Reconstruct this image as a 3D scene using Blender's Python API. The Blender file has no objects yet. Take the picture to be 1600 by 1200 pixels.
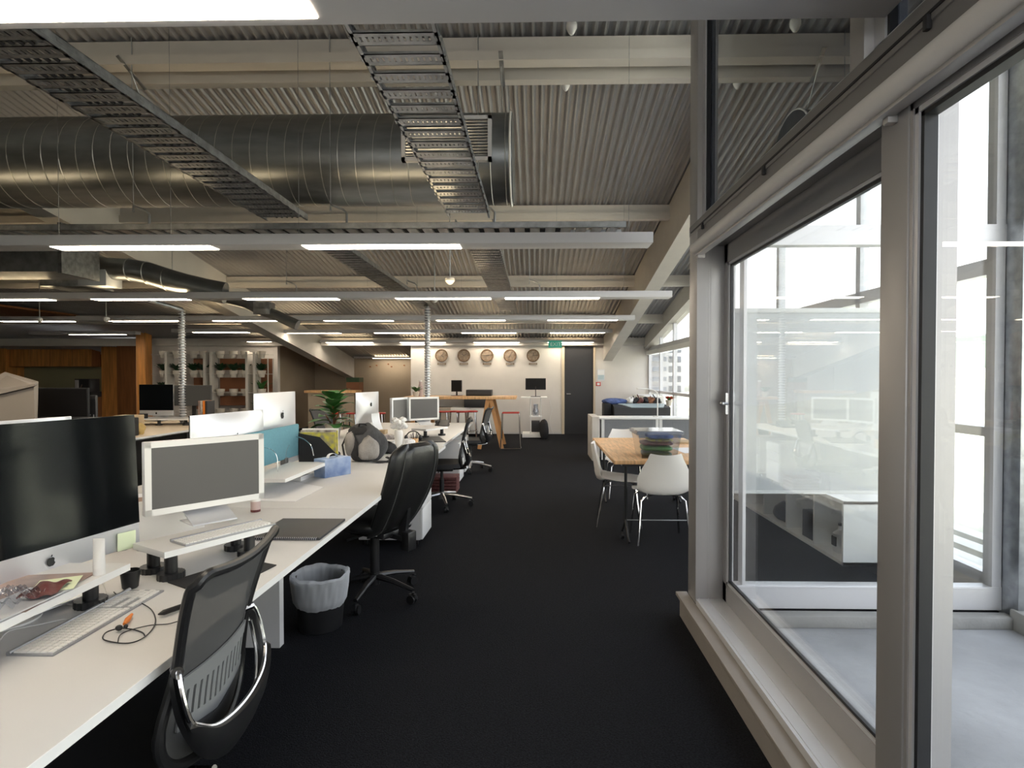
import bpy, bmesh, math, random
from mathutils import Vector, Matrix
R = random.Random(7)
PI = math.pi
S = bpy.context.scene
C = S.collection

# ------------------------------------------------------------------ camera
FPX, CX, CY, H = 900.0, 817.2, 604.0, 1.45
YAW, PIT = math.atan(18.8/FPX), -math.atan(15/FPX)
cd = bpy.data.cameras.new('camera'); cam = bpy.data.objects.new('camera', cd); C.objects.link(cam)
cam.location = (0, 0, H); cam.rotation_euler = (PI/2+PIT, 0, YAW)
cd.sensor_width = 36; cd.lens = FPX/1600*36
cd.shift_x = (800-CX)/1600; cd.shift_y = (CY-600)/1600; cd.clip_start = .02; cd.clip_end = 600
S.camera = cam
FW = Vector((-math.sin(YAW)*math.cos(PIT), math.cos(YAW)*math.cos(PIT), math.sin(PIT)))
RT = Vector((math.cos(YAW), math.sin(YAW), 0)); UP = RT.cross(FW)
def at(px, py, x=None, y=None, z=None):
    """the point of the place seen at a photo pixel, on the plane of known X, Y or Z"""
    r = FW+RT*((px-CX)/FPX)-UP*((py-CY)/FPX)
    t = x/r.x if x is not None else y/r.y if y is not None else (z-H)/r.z
    return Vector((0, 0, H))+r*t
def XA(px, y): return at(px, 589, y=y).x
# ------------------------------------------------------------------ world, sun, exposure
S.view_settings.view_transform = 'Standard'; S.view_settings.look = 'None'
S.view_settings.gamma = 1; S.view_settings.use_curve_mapping = False
S.view_settings.exposure = 1.0
W = bpy.data.worlds.new('sky'); S.world = W; W.use_nodes = True
nt = W.node_tree; nt.nodes.clear()
wo = nt.nodes.new('ShaderNodeOutputWorld'); bg = nt.nodes.new('ShaderNodeBackground')
tc = nt.nodes.new('ShaderNodeTexCoord'); sp = nt.nodes.new('ShaderNodeSeparateXYZ'); cr = nt.nodes.new('ShaderNodeValToRGB')
cr.color_ramp.elements[0].position = 0.0; cr.color_ramp.elements[0].color = (1, .99, .97, 1)
cr.color_ramp.elements[1].position = .6; cr.color_ramp.elements[1].color = (.70, .76, .87, 1)
nt.links.new(tc.outputs['Generated'], sp.inputs[0]); nt.links.new(sp.outputs['Z'], cr.inputs[0])
nt.links.new(cr.outputs[0], bg.inputs[0]); nt.links.new(bg.outputs[0], wo.inputs[0]); bg.inputs[1].default_value = 2.0
sl = bpy.data.lights.new('sun', 'SUN'); sl.energy = 10; sl.angle = .02; sl.color = (1, .95, .86)
so = bpy.data.objects.new('sun', sl); C.objects.link(so); so.rotation_euler = (math.radians(18), math.radians(-48), 0); so.location = (-10, 0, 20)
TUBE = 14.0   # brightness of the linear lamps
# ------------------------------------------------------------------ materials
def mat(name, col, rough=.5, metal=0, noise=0, nscale=8, bump=0, bscale=60, emit=None, es=1, alpha=None, coat=0, stretch=None, col2=None, spec=.5, trans=0):
    m = bpy.data.materials.new(name); m.use_nodes = True
    t = m.node_tree; b = t.nodes['Principled BSDF']
    b.inputs['Base Color'].default_value = (*col, 1); b.inputs['Roughness'].default_value = rough
    b.inputs['Metallic'].default_value = metal; b.inputs['Specular IOR Level'].default_value = spec
    if coat: b.inputs['Coat Weight'].default_value = coat
    if trans: b.inputs['Transmission Weight'].default_value = trans
    if emit: b.inputs['Emission Color'].default_value = (*emit, 1); b.inputs['Emission Strength'].default_value = es
    if alpha is not None: b.inputs['Alpha'].default_value = alpha
    if noise or bump:
        g = t.nodes.new('ShaderNodeTexCoord'); mp = t.nodes.new('ShaderNodeMapping')
        if stretch: mp.inputs['Scale'].default_value = stretch
        t.links.new(g.outputs['Object'], mp.inputs[0])
    if noise:
        n = t.nodes.new('ShaderNodeTexNoise'); n.inputs['Scale'].default_value = nscale; n.inputs['Detail'].default_value = 5
        r = t.nodes.new('ShaderNodeValToRGB'); c2 = col2 or tuple(c*(1-noise) for c in col)
        r.color_ramp.elements[0].position = .3; r.color_ramp.elements[1].position = .7
        r.color_ramp.elements[0].color = (*c2, 1); r.color_ramp.elements[1].color = (*(col if col2 else tuple(min(1, c*(1+noise)) for c in col)), 1)
        t.links.new(mp.outputs[0], n.inputs[0]); t.links.new(n.outputs[0], r.inputs[0]); t.links.new(r.outputs[0], b.inputs['Base Color'])
    if bump:
        n = t.nodes.new('ShaderNodeTexNoise'); n.inputs['Scale'].default_value = bscale; n.inputs['Detail'].default_value = 3
        q = t.nodes.new('ShaderNodeBump'); q.inputs['Strength'].default_value = bump; q.inputs['Distance'].default_value = .01
        t.links.new(mp.outputs[0], n.inputs[0]); t.links.new(n.outputs[0], q.inputs['Height']); t.links.new(q.outputs[0], b.inputs['Normal'])
    return m
def thin_glass(name, tint=(.93, .95, .95), refl=.06, rough=0.0):
    m = bpy.data.materials.new(name); m.use_nodes = True; t = m.node_tree; t.nodes.clear()
    o = t.nodes.new('ShaderNodeOutputMaterial'); a = t.nodes.new('ShaderNodeBsdfTransparent'); g = t.nodes.new('ShaderNodeBsdfGlossy')
    x = t.nodes.new('ShaderNodeMixShader'); lw = t.nodes.new('ShaderNodeLayerWeight'); lw.inputs[0].default_value = .5; f = t.nodes.new('ShaderNodeMath'); f.operation = 'POWER'; f.inputs[1].default_value = 4; t.links.new(lw.outputs['Facing'], f.inputs[0])
    a.inputs[0].default_value = (*tint, 1); g.inputs['Roughness'].default_value = rough; g.inputs[0].default_value = (.95, .95, .95, 1)
    mm = t.nodes.new('ShaderNodeMath'); mm.operation = 'ADD'; mm.use_clamp = True; mm.inputs[1].default_value = refl
    t.links.new(f.outputs[0], mm.inputs[0]); t.links.new(mm.outputs[0], x.inputs[0]); t.links.new(a.outputs[0], x.inputs[1]); t.links.new(g.outputs[0], x.inputs[2]); t.links.new(x.outputs[0], o.inputs[0])
    return m
def blind_mat(name, col, ta):
    m = bpy.data.materials.new(name); m.use_nodes = True; t = m.node_tree; t.nodes.clear()
    o = t.nodes.new('ShaderNodeOutputMaterial'); d = t.nodes.new('ShaderNodeBsdfDiffuse'); l = t.nodes.new('ShaderNodeBsdfTranslucent'); tr = t.nodes.new('ShaderNodeBsdfTransparent')
    d.inputs[0].default_value = (*col, 1); l.inputs[0].default_value = (*col, 1)
    x = t.nodes.new('ShaderNodeMixShader'); x.inputs[0].default_value = .6; y = t.nodes.new('ShaderNodeMixShader'); y.inputs[0].default_value = ta
    t.links.new(d.outputs[0], x.inputs[1]); t.links.new(l.outputs[0], x.inputs[2]); t.links.new(x.outputs[0], y.inputs[1]); t.links.new(tr.outputs[0], y.inputs[2]); t.links.new(y.outputs[0], o.inputs[0])
    return m
M = dict(
 carpet=mat('carpet', (.0165, .0175, .022), .95, noise=1, nscale=120, bump=1, bscale=160, spec=.15, col2=(.0022, .0025, .0035)),
 wall=mat('wall_paint', (.70, .66, .62), .7, noise=.03, nscale=3), wall2=mat('board_wall', (.36, .29, .215), .75, noise=.06, nscale=2),
 sheet=mat('roof_sheet', (.33, .33, .34), .40, metal=.35, noise=.06, nscale=5),
 beam=mat('beam_paint', (.54, .51, .47), .55, noise=.04, nscale=4), fixture=mat('fixture_paint', (.50, .49, .50), .45),
 galv=mat('galvanised', (.40, .42, .44), .33, metal=.9, noise=.22, nscale=14), galvd=mat('galvanised_dark', (.27, .28, .29), .38, metal=.85, noise=.3, nscale=20),
 duct=mat('spiral_duct', (.24, .255, .265), .36, metal=.95, noise=.15, nscale=3, stretch=(1, 4, 4)), seam=mat('duct_seam', (.42, .42, .41), .35, metal=.8),
 alu=mat('window_aluminium', (.44, .43, .43), .42, metal=.45, noise=.03, nscale=3), gasket=mat('rubber_gasket', (.012, .013, .016), .5),
 alul=mat('aluminium_light', (.66, .66, .68), .4, metal=.3), alud=mat('transom_aluminium', (.27, .262, .26), .45, metal=.4), skirt=mat('sill_board', (.31, .28, .25), .55, noise=.05, nscale=6),
 tube=mat('lamp_diffuser', (1, .9, .7), .5, emit=(1, .87, .69), es=TUBE), upl=mat('lamp_uplight', (1, .85, .6), .5, emit=(1, .76, .45), es=9),
 white=mat('white_laminate', (.62, .61, .60), .38, noise=.02, nscale=3), edge=mat('white_edge', (.84, .84, .83), .4), whitep=mat('white_plastic', (.74, .73, .71), .35),
 shell=mat('shell_plastic', (.84, .81, .77), .32), black=mat('black_plastic', (.012, .012, .013), .38), blackm=mat('black_matt', (.014, .014, .016), .75),
 leather=mat('black_leather', (.012, .012, .012), .34, bump=.15, bscale=120, coat=.15), screen=mat('black_glass', (.003, .004, .005), .08, spec=.22), screeng=mat('grey_screen', (.085, .080, .080), .38),
 screenb=mat('matt_screen', (.008, .008, .009), .45, spec=.2),
 chrome=mat('chrome', (.62, .62, .63), .12, metal=1), castalu=mat('cast_aluminium', (.48, .48, .49), .3, metal=1), silver=mat('silver_aluminium', (.70, .71, .74), .35, metal=.55),
 pearl=mat('pearl_white', (.80, .79, .77), .35), meshf=mat('mesh_fabric', (.060, .060, .062), .8, alpha=.93), greyp=mat('grey_plastic', (.065, .065, .065), .6), lumb=mat('lumbar_grey', (.20, .205, .21), .55),
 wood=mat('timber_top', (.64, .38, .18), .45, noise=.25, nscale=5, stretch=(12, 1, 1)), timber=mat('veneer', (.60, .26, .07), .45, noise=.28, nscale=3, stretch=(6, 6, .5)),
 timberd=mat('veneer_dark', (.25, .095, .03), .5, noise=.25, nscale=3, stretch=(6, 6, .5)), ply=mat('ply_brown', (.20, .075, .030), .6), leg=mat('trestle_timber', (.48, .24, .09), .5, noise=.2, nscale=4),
 teal=mat('teal_felt', (.12, .29, .36), .85, noise=.05, nscale=60), blue=mat('tissue_blue', (.16, .25, .50), .6, noise=1, nscale=9, col2=(.45, .55, .72)),
 red=mat('red_plastic', (.55, .03, .02), .35), redp=mat('dark_red_paper', (.10, .015, .018), .5, noise=.5, nscale=30, col2=(.16, .07, .06)), green=mat('leaf_green', (.045, .16, .035), .4, noise=.35, nscale=5), greend=mat('leaf_dark', (.012, .045, .016), .45, noise=.3, nscale=8), olive=mat('splashback', (.34, .33, .20), .3),
 pot=mat('ceramic_pot', (.60, .55, .48), .5), clockm=mat('clock_rim', (.16, .10, .055), .4), clockf=mat('clock_face', (.15, .105, .07), .6, noise=.5, nscale=14, col2=(.34, .27, .20)), dark=mat('dark_grey', (.026, .026, .029), .5), doorm=mat('door_paint', (.022, .022, .025), .45), frame=mat('door_frame', (.62, .52, .38), .5),
 exitg=mat('exit_green', (.03, .22, .16), .5, emit=(.03, .25, .17), es=.35), paper=mat('paper', (.80, .80, .81), .8), card=mat('cardboard', (.45, .34, .21), .8, noise=.08, nscale=6), cartn=mat('grey_carton', (.38, .33, .28), .8), yellow=mat('yellow_print', (.70, .62, .03), .6, noise=1, nscale=26, col2=(.25, .22, .2)),
 sticky=mat('sticky_note', (.72, .80, .55), .8), orange=mat('orange_plastic', (.8, .22, .02), .45), tambour=mat('tambour_grey', (.22, .225, .24), .55), bluec=mat('blue_cloth', (.07, .11, .28), .85, noise=.4, nscale=14), glassb=mat('pale_blue_lid', (.42, .52, .56), .2),
 tan=mat('tan_laminate', (.60, .49, .36), .45), concrete=mat('court_concrete', (.33, .335, .345), .85, noise=.25, nscale=1.6, bump=.5, bscale=25), concw=mat('concrete_kerb', (.32, .315, .30), .85, noise=.15, nscale=4, bump=.3), grass=mat('overexposed_grass', (.60, .585, .46), .95, noise=.3, nscale=.8, bump=.2, bscale=8), hill=mat('hill_scrub', (.16, .20, .15), .95, noise=.3, nscale=.1),  # grass colour is paled to carry overexposure and a less green bounce
 block=mat('apartment_paint', (.55, .56, .60), .8), blockw=mat('apartment_window', (.09, .11, .15), .3), path=mat('pale_path', (.60, .58, .53), .9, noise=.1, nscale=1),
 liner=None, kbase=mat('keyboard_base', (.36, .36, .37), .4, metal=.5), glassd=thin_glass('clerestory_dimmed_glass', (.20, .21, .23), .17),  # clerestory tint is darkened to stand in for the dim space behind it
 glass=thin_glass('window_glass', (.96, .97, .97), .03), clear=thin_glass('clear_plastic', (.80, .82, .86), .10, .12), film=blind_mat('frosted_blind', (.84, .86, .88), .15), shade=mat('blind_tube', (.74, .72, .70), .5),
 bagm=mat('backpack_grey', (.055, .055, .058), .85, noise=.4, nscale=10, bump=.5, bscale=30), bagl=mat('backpack_light', (.33, .31, .29), .85, noise=.3, nscale=8, bump=.4), strip=mat('print_photo', (.5, .34, .27), .4, noise=.8, nscale=7, col2=(.12, .09, .09)),
 logo=mat('logo_black', (.01, .012, .015), .25), logog=mat('logo_grey', (.62, .62, .62), .3), rose=mat('rose_label', (.52, .40, .38), .5), magw=mat('magazine_print', (.15, .12, .12), .5, noise=1, nscale=30, col2=(.6, .55, .5)),
)
M['liner'] = blind_mat('bin_liner', (.90, .92, .95), .20)
# ------------------------------------------------------------------ mesh helpers
class MB:
    def __init__(s): s.b = bmesh.new(); s.T = Matrix()
    def _add(s, vs, fs):
        v = [s.b.verts.new(s.T @ Vector(p)) for p in vs]
        for f in fs:
            try: s.b.faces.new([v[i] for i in f])
            except ValueError: pass
        return v
    def box(s, x0, x1, y0, y1, z0, z1, bev=0):
        if x0 > x1: x0, x1 = x1, x0
        if y0 > y1: y0, y1 = y1, y0
        if z0 > z1: z0, z1 = z1, z0
        v = s._add([(x, y, z) for z in (z0, z1) for y in (y0, y1) for x in (x0, x1)], [(0, 2, 3, 1), (4, 5, 7, 6), (0, 1, 5, 4), (2, 6, 7, 3), (0, 4, 6, 2), (1, 3, 7, 5)])
        if bev:
            es = {e for q in v for e in q.link_edges}
            bmesh.ops.bevel(s.b, geom=list(es), offset=bev, segments=2, affect='EDGES', profile=.5)
        return s
    def hexa(s, p):  # 8 points: bottom ring 4, top ring 4
        s._add(p, [(3, 2, 1, 0), (4, 5, 6, 7), (0, 1, 5, 4), (1, 2, 6, 5), (2, 3, 7, 6), (3, 0, 4, 7)]); return s
    def bar(s, a, b, w, h=None, up=(0, 0, 1)):
        a = Vector(a); b = Vector(b); h = h or w; d = (b-a).normalized(); u = Vector(up)
        if abs(d.dot(u)) > .98: u = Vector((1, 0, 0))
        r = d.cross(u).normalized()*w/2; u = r.cross(d).normalized()*h/2
        return s.hexa([a-r-u, a+r-u, b+r-u, b-r-u, a-r+u, a+r+u, b+r+u, b-r+u])
    def tube(s, pts, r, n=8, closed=False, flat=1.0, ref=(0, 0, 1)):
        pts = [Vector(p) for p in pts]; k = len(pts); rr = r if isinstance(r, (list, tuple)) else [r]*k; vs = []; prev = None
        for i, p in enumerate(pts):
            if closed: d = pts[(i+1) % k]-pts[i-1]
            else: d = pts[min(i+1, k-1)]-pts[max(i-1, 0)]
            d.normalize(); u = prev if prev is not None else Vector(ref)
            if abs(d.dot(u)) > .98: u = Vector((1, .1, 0)) if prev is None else u
            a = d.cross(u)
            if a.length < 1e-5: a = d.cross(Vector((0, 1, .1)))
            a.normalize(); u = a.cross(d).normalized(); prev = u
            for j in range(n):
                t = 2*PI*j/n; vs.append(p+(a*math.cos(t)+u*math.sin(t)*flat)*rr[i])
        fs = []
        for i in range(k if closed else k-1):
            for j in range(n):
                q = (i+1) % k; fs.append((i*n+j, i*n+(j+1) % n, q*n+(j+1) % n, q*n+j))
        if not closed: fs += [tuple(range(n))[::-1], tuple((k-1)*n+j for j in range(n))]
        s._add(vs, fs); return s
    def cyl(s, x, y, z0, z1, r, r2=None, n=20): return s.tube([(x, y, z0), (x, y, z1)], [r, r if r2 is None else r2], n)
    def lathe(s, prof, x=0, y=0, n=24, sx=1, sy=1):
        vs = []; k = len(prof)
        for r, z in prof:
            for j in range(n): vs.append((x+r*math.cos(2*PI*j/n)*sx, y+r*math.sin(2*PI*j/n)*sy, z))
        fs = [(i*n+j, i*n+(j+1) % n, (i+1)*n+(j+1) % n, (i+1)*n+j) for i in range(k-1) for j in range(n)]
        if prof[0][0] > 1e-4: fs.append(tuple(range(n))[::-1])
        if prof[-1][0] > 1e-4: fs.append(tuple((k-1)*n+j for j in range(n)))
        s._add(vs, fs); return s
    def ell(s, c, r, n=14, m=9):
        c = Vector(c); vs = []
        for i in range(m+1):
            t = PI*i/m
            for j in range(n): q = 2*PI*j/n; vs.append(c+Vector((r[0]*math.sin(t)*math.cos(q), r[1]*math.sin(t)*math.sin(q), r[2]*math.cos(t))))
        s._add(vs, [(i*n+j, (i+1)*n+j, (i+1)*n+(j+1) % n, i*n+(j+1) % n) for i in range(m) for j in range(n)]); return s
    def grid(s, fn, nu, nv, th=0):
        """surface fn(u,v) with optional thickness along its own normal"""
        P = [[Vector(fn(i/nu, j/nv)) for j in range(nv+1)] for i in range(nu+1)]
        def nrm(i, j):
            a = P[min(i+1, nu)][j]-P[max(i-1, 0)][j]; b = P[i][min(j+1, nv)]-P[i][max(j-1, 0)]; c = a.cross(b)
            return c.normalized() if c.length > 1e-9 else Vector((0, 0, 1))
        vs = [P[i][j] for i in range(nu+1) for j in range(nv+1)]; w = nv+1; N = len(vs)
        fs = [(i*w+j, (i+1)*w+j, (i+1)*w+j+1, i*w+j+1) for i in range(nu) for j in range(nv)]
        if th:
            vs += [P[i][j]+nrm(i, j)*th for i in range(nu+1) for j in range(nv+1)]
            fs += [tuple(N+k for k in f)[::-1] for f in fs[:]]
            for j in range(nv): fs += [(j, j+1, N+j+1, N+j), (nu*w+j+1, nu*w+j, N+nu*w+j, N+nu*w+j+1)]
            for i in range(nu): fs += [((i+1)*w, i*w, N+i*w, N+(i+1)*w), (i*w+nv, (i+1)*w+nv, N+(i+1)*w+nv, N+i*w+nv)]
        s._add(vs, fs); return s
    def prism(s, poly, a, b, ax='y'):
        """polygon extruded along an axis between a and b; poly in the other two axes"""
        f = {'x': lambda p, t: (t, p[0], p[1]), 'y': lambda p, t: (p[0], t, p[1]), 'z': lambda p, t: (p[0], p[1], t)}[ax]
        n = len(poly); vs = [f(p, a) for p in poly]+[f(p, b) for p in poly]
        s._add(vs, [tuple(range(n)), tuple(range(n, 2*n))[::-1]]+[(i, n+i, n+(i+1) % n, (i+1) % n) for i in range(n)]); return s
    def done(s, name, m, parent=None, smooth=True, loc=None, rz=0):
        bmesh.ops.recalc_face_normals(s.b, faces=s.b.faces[:])
        me = bpy.data.meshes.new(name); s.b.to_mesh(me); s.b.free()
        o = bpy.data.objects.new(name, me); C.objects.link(o)
        me.materials.append(M[m] if isinstance(m, str) else m)
        if smooth and len(me.polygons):
            me.polygons.foreach_set('use_smooth', [True]*len(me.polygons)); me.set_sharp_from_angle(angle=math.radians(35))
        if parent: o.parent = parent
        if loc is not None: o.location = loc
        o.rotation_euler.z = rz
        return o
def B(*a, **k): return MB().box(*a, **k)
def tag(o, label, cat, group=None, kind=None):
    if label: o['label'] = label
    if cat: o['category'] = cat
    if group: o['group'] = group
    if kind: o['kind'] = kind
    return o
def thing(name, label, cat, loc=(0, 0, 0), rz=0, group=None):
    o = bpy.data.objects.new(name, None); o.empty_display_size = .1; C.objects.link(o); o.location = loc; o.rotation_euler = (0, 0, rz)
    return tag(o, label, cat, group)
def struct(o): o['kind'] = 'structure'; return o
def kids(o): return [c for c in bpy.data.objects if c.parent == o]
def dup(o, loc, rz=None, label=None, parent=None):
    c = o.copy(); C.objects.link(c)
    if parent: c.parent = parent
    if loc is not None: c.location = loc
    if rz is not None: c.rotation_euler.z = rz
    if label: c['label'] = label
    for ch in kids(o): dup(ch, None, parent=c)
    return c
def text_part(txt, size, m, parent, loc, rot, ext=.001, name='lettering', align='CENTER'):
    cu = bpy.data.curves.new('t', 'FONT'); cu.body = txt; cu.size = size; cu.extrude = ext; cu.align_x = align; cu.align_y = 'CENTER'
    o = bpy.data.objects.new('t', cu); C.objects.link(o)
    dg = bpy.context.evaluated_depsgraph_get(); me = bpy.data.meshes.new_from_object(o.evaluated_get(dg))
    bpy.data.objects.remove(o); me.materials.clear(); me.materials.append(M[m])
    n = bpy.data.objects.new(name, me); C.objects.link(n); n.parent = parent; n.location = loc; n.rotation_euler = rot
    return n
def logo_part(size, m, parent, loc, rot):
    """bitten-fruit mark: body outline with a bite on the right and a leaf"""
    b = MB(); pts = []
    for k in range(40):
        t = 2*PI*k/40+PI/2; r = .44*(1-.10*math.cos(2*t)*.5); x = r*math.cos(t)*.98; y = r*math.sin(t)
        if abs(x) < .16: y += (-.07 if y > 0 else .05)*(1-abs(x)/.16)
        d = math.hypot(x-.52, y-.06)
        if d < .22: q = .22/d; x = .52+(x-.52)*q; y = .06+(y-.06)*q
        pts.append((x*size, y*size))
    b.prism(pts, 0, .0012, 'z')
    b.prism([(.02*size+.11*size*t-.05*size*math.sin(PI*t)*s, .47*size+.22*size*t+.04*size*math.sin(PI*t)*s) for s, ts in ((1, (0, .25, .5, .75, 1)), (-1, (.75, .5, .25))) for t in ts], 0, .0012, 'z')
    o = b.done('logo', m, parent, smooth=False); o.location = loc; o.rotation_euler = rot; return o
def zc(y): return 4.97-.173*y    # underside of the roof sheet
# ================================================================== THE SETTING
FY = 14.65; RY = 17.2; RX = 2.87; LX = -15.5; BY = -3.0
struct(B(LX-.2, .93, BY-.2, 3.6, -.12, 0).box(LX-.2, RX+.1, 3.6, RY+.2, -.12, 0).done('floor', 'carpet'))
# corrugated roof sheet: ribs run down the slope
def corr():
    b = MB(); pit = .082; n = 8
    for (x0, x1, y0, y1) in ((LX, RX+.16, BY, RY+.1),):
        k = int((x1-x0)/pit*n); xs = [x0+(x1-x0)*i/k for i in range(k+1)]
        vs = []
        for x in xs:
            a = .5+.5*math.sin(2*PI*x/pit); a = max(0, min(1, (a-.42)*1.6+.5)); dz = .036*a
            vs += [(x, y0, zc(y0)+dz), (x, y1, zc(y1)+dz)]
        b._add(vs, [(2*i, 2*i+1, 2*i+3, 2*i+2) for i in range(k)])
    return b
struct(corr().done('ceiling', 'sheet'))
# far wall with the doorway, the set-back wall and its returns
D0, D1 = at(882, 600, y=FY).x, at(927, 600, y=FY).x; DZ = at(900, 541, y=FY).z; WX0 = at(642, 600, y=FY).x
struct(B(WX0, D0, FY, FY+.14, 0, 2.5).box(D1, RX, FY, FY+.14, 0, 2.5).box(D0, D1, FY, FY+.14, DZ, 2.5).done('wall_far', 'wall', smooth=False))
struct(B(WX0, WX0+.14, FY+.14, RY, 0, 2.5).done('wall_return', 'wall2', smooth=False))
struct(B(-6.75, WX0+.14, RY, RY+.14, 0, 2.3).done('wall_recess', 'wall2', smooth=False))
SX0 = at(228, 600, y=14.7).x; SX1 = at(434, 600, y=14.7).x
struct(B(SX0, SX1, 14.7, 14.84, 0, 2.52).done('wall_shelf', 'wall', smooth=False))
struct(B(SX1-.14, SX1, 14.84, RY, 0, 2.5).done('wall_side', 'wall2', smooth=False))
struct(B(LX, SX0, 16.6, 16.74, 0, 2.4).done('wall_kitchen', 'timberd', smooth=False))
struct(B(LX-.14, LX, BY, 16.7, 0, 5.6).done('wall_left', 'wall2', smooth=False))
# wall behind the photographer; its unseen wide window is added for frontal fill light
struct(B(LX, -2.6, BY-.14, BY, 0, 5.6).box(-2.6, .9, BY-.14, BY, 0, .9).box(-2.6, .9, BY-.14, BY, 2.6, 5.6).done('wall_back', 'wall', smooth=False))
t = struct(B(-2.6, -2.52, BY-.1, BY-.04, .9, 2.6).box(.82, .9, BY-.1, BY-.04, .9, 2.6).box(-2.6, .9, BY-.1, BY-.04, .9, .98).box(-2.6, .9, BY-.1, BY-.04, 2.52, 2.6).box(-.9, -.84, BY-.1, BY-.04, .9, 2.6).done('window_9', 'alu', smooth=False))
B(-2.52, .82, BY-.075, BY-.069, .98, 2.52).done('glass', 'glass', t, smooth=False)
# door
d = struct(B(D0+.001, D1-.001, FY+.03, FY+.07, .001, DZ-.001).done('door_1', 'doorm', smooth=False))
B(D0-.07, D0, FY-.03, FY+.15, 0, DZ+.07).box(D1, D1+.05, FY-.03, FY+.15, 0, DZ+.07).box(D0-.07, D1+.05, FY-.03, FY+.15, DZ, DZ+.07).done('door_frame', 'frame', d, smooth=False)
MB().tube([(D0+.06, FY+.03, 1.02), (D0+.06, FY-.03, 1.02), (D0+.16, FY-.03, 1.02)], .009).done('door_handle', 'castalu', d)
struct(B(WX0, D0-.07, FY-.012, FY, 0, .05).box(D1+.05, RX, FY-.012, FY, 0, .05).done('baseboard_far', 'white', smooth=False))

# ---- near window wall, right of the photographer (plane X about 1 m)
PX0, PX1 = .927, 1.10
def post(name, x0, x1, y0, y1, z0, z1, m='alu', seams=True):
    b = B(x0, x1, y0, y1, z0, z1, bev=.004)
    if seams:
        for f in (.35, .42, .78): b.box(x0+(x1-x0)*f, x0+(x1-x0)*f+.002, y0-.0015, y0, z0, z1)
    return struct(b.done(name, m))
post('trim_1', PX0, 1.115, 3.33, 3.49, .14, zc(3.4))
post('trim_2', PX0, 1.005, 1.462, 1.575, .14, 2.20)
s = struct(B(.862, .93, BY, 3.53, .115, .137, bev=.003).box(.880, .93, BY, 3.50, .0, .111).done('trim_3', 'skirt'))
B(.93, 1.16, BY, 3.33, 0, .168).box(.945, .953, BY, 3.33, .168, .171).box(1.0, 1.004, BY, 3.33, .168, .171).done('inner_tray', 'alul', s, smooth=False)
B(.884, .93, BY, 3.51, .109, .1155).done('shadow_gap', 'gasket', s)
# window 1: the recessed sash between far post and mullion
def paney(o, xg, y0, y1, z0, z1, wy, wz, xa, xb, gas=.012, name='glass'):
    B(xa, xb, y0, y0+wy, z0, z1).box(xa, xb, y1-wy, y1, z0, z1).box(xa, xb, y0, y1, z0, z0+wz).box(xa, xb, y0, y1, z1-wz, z1).done('sash', 'alu', o, smooth=False)
    Y0, Y1, Z0, Z1 = y0+wy, y1-wy, z0+wz, z1-wz; l = .014; g = gas
    B(xa+.004, xg+.02, Y0, Y0+l, Z0, Z1).box(xa+.004, xg+.02, Y1-l, Y1, Z0, Z1).box(xa+.004, xg+.02, Y0, Y1, Z0, Z0+l).box(xa+.004, xg+.02, Y0, Y1, Z1-l, Z1).done('bead', 'alul', o, smooth=False)
    Y0 += l; Y1 -= l; Z0 += l; Z1 -= l
    B(xa+.010, xg+.01, Y0, Y0+g, Z0, Z1).box(xa+.010, xg+.01, Y1-g, Y1, Z0, Z1).box(xa+.010, xg+.01, Y0, Y1, Z0, Z0+g).box(xa+.010, xg+.01, Y0, Y1, Z1-g, Z1).done('gasket', 'gasket', o, smooth=False)
    B(xg, xg+.006, Y0, Y1, Z0, Z1).done(name, 'glass', o, smooth=False)
w1 = struct(B(1.085, 1.115, 1.575, 3.33, 2.20, 2.30).done('window_1', 'alu', smooth=False))
paney(w1, 1.100, 1.575, 3.33, .170, 2.20, .055, .105, 1.084, 1.115)
h = MB(); h.bar((1.083, 3.27, 1.36), (1.083, 3.27, 1.24), .012, .02); h.tube([(1.096, 3.27, 1.30), (1.06, 3.27, 1.30)], .011); h.ell((1.056, 3.27, 1.30), (.014, .014, .014)); h.done('latch', 'castalu', w1)
w2 = struct(B(.935, 1.0, BY, 1.462, 2.17, 2.30).done('window_2', 'alu', smooth=False))
paney(w2, .965, -1.4, 1.462, .168, 2.17, .012, .06, .932, .99)
B(1.006, 1.118, 1.555, 1.574, .17, 2.3).done('mullion_fin', 'alu', w2, smooth=False)
# transom with its two grooves
tr = struct(B(.925, 1.12, BY, 3.49, 2.285, 2.345, bev=.003).box(.93, 1.10, BY, 3.49, 2.20, 2.285).done('trim_4', 'alud'))
B(.922, .93, BY, 3.45, 2.300, 2.308).done('groove', 'gasket', tr, smooth=False)
for yy in (3.2, 2.35, 1.38): B(.915, .928, yy, yy+.016, 2.265, 2.30, bev=.002).done('clip', 'dark', tr)
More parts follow.
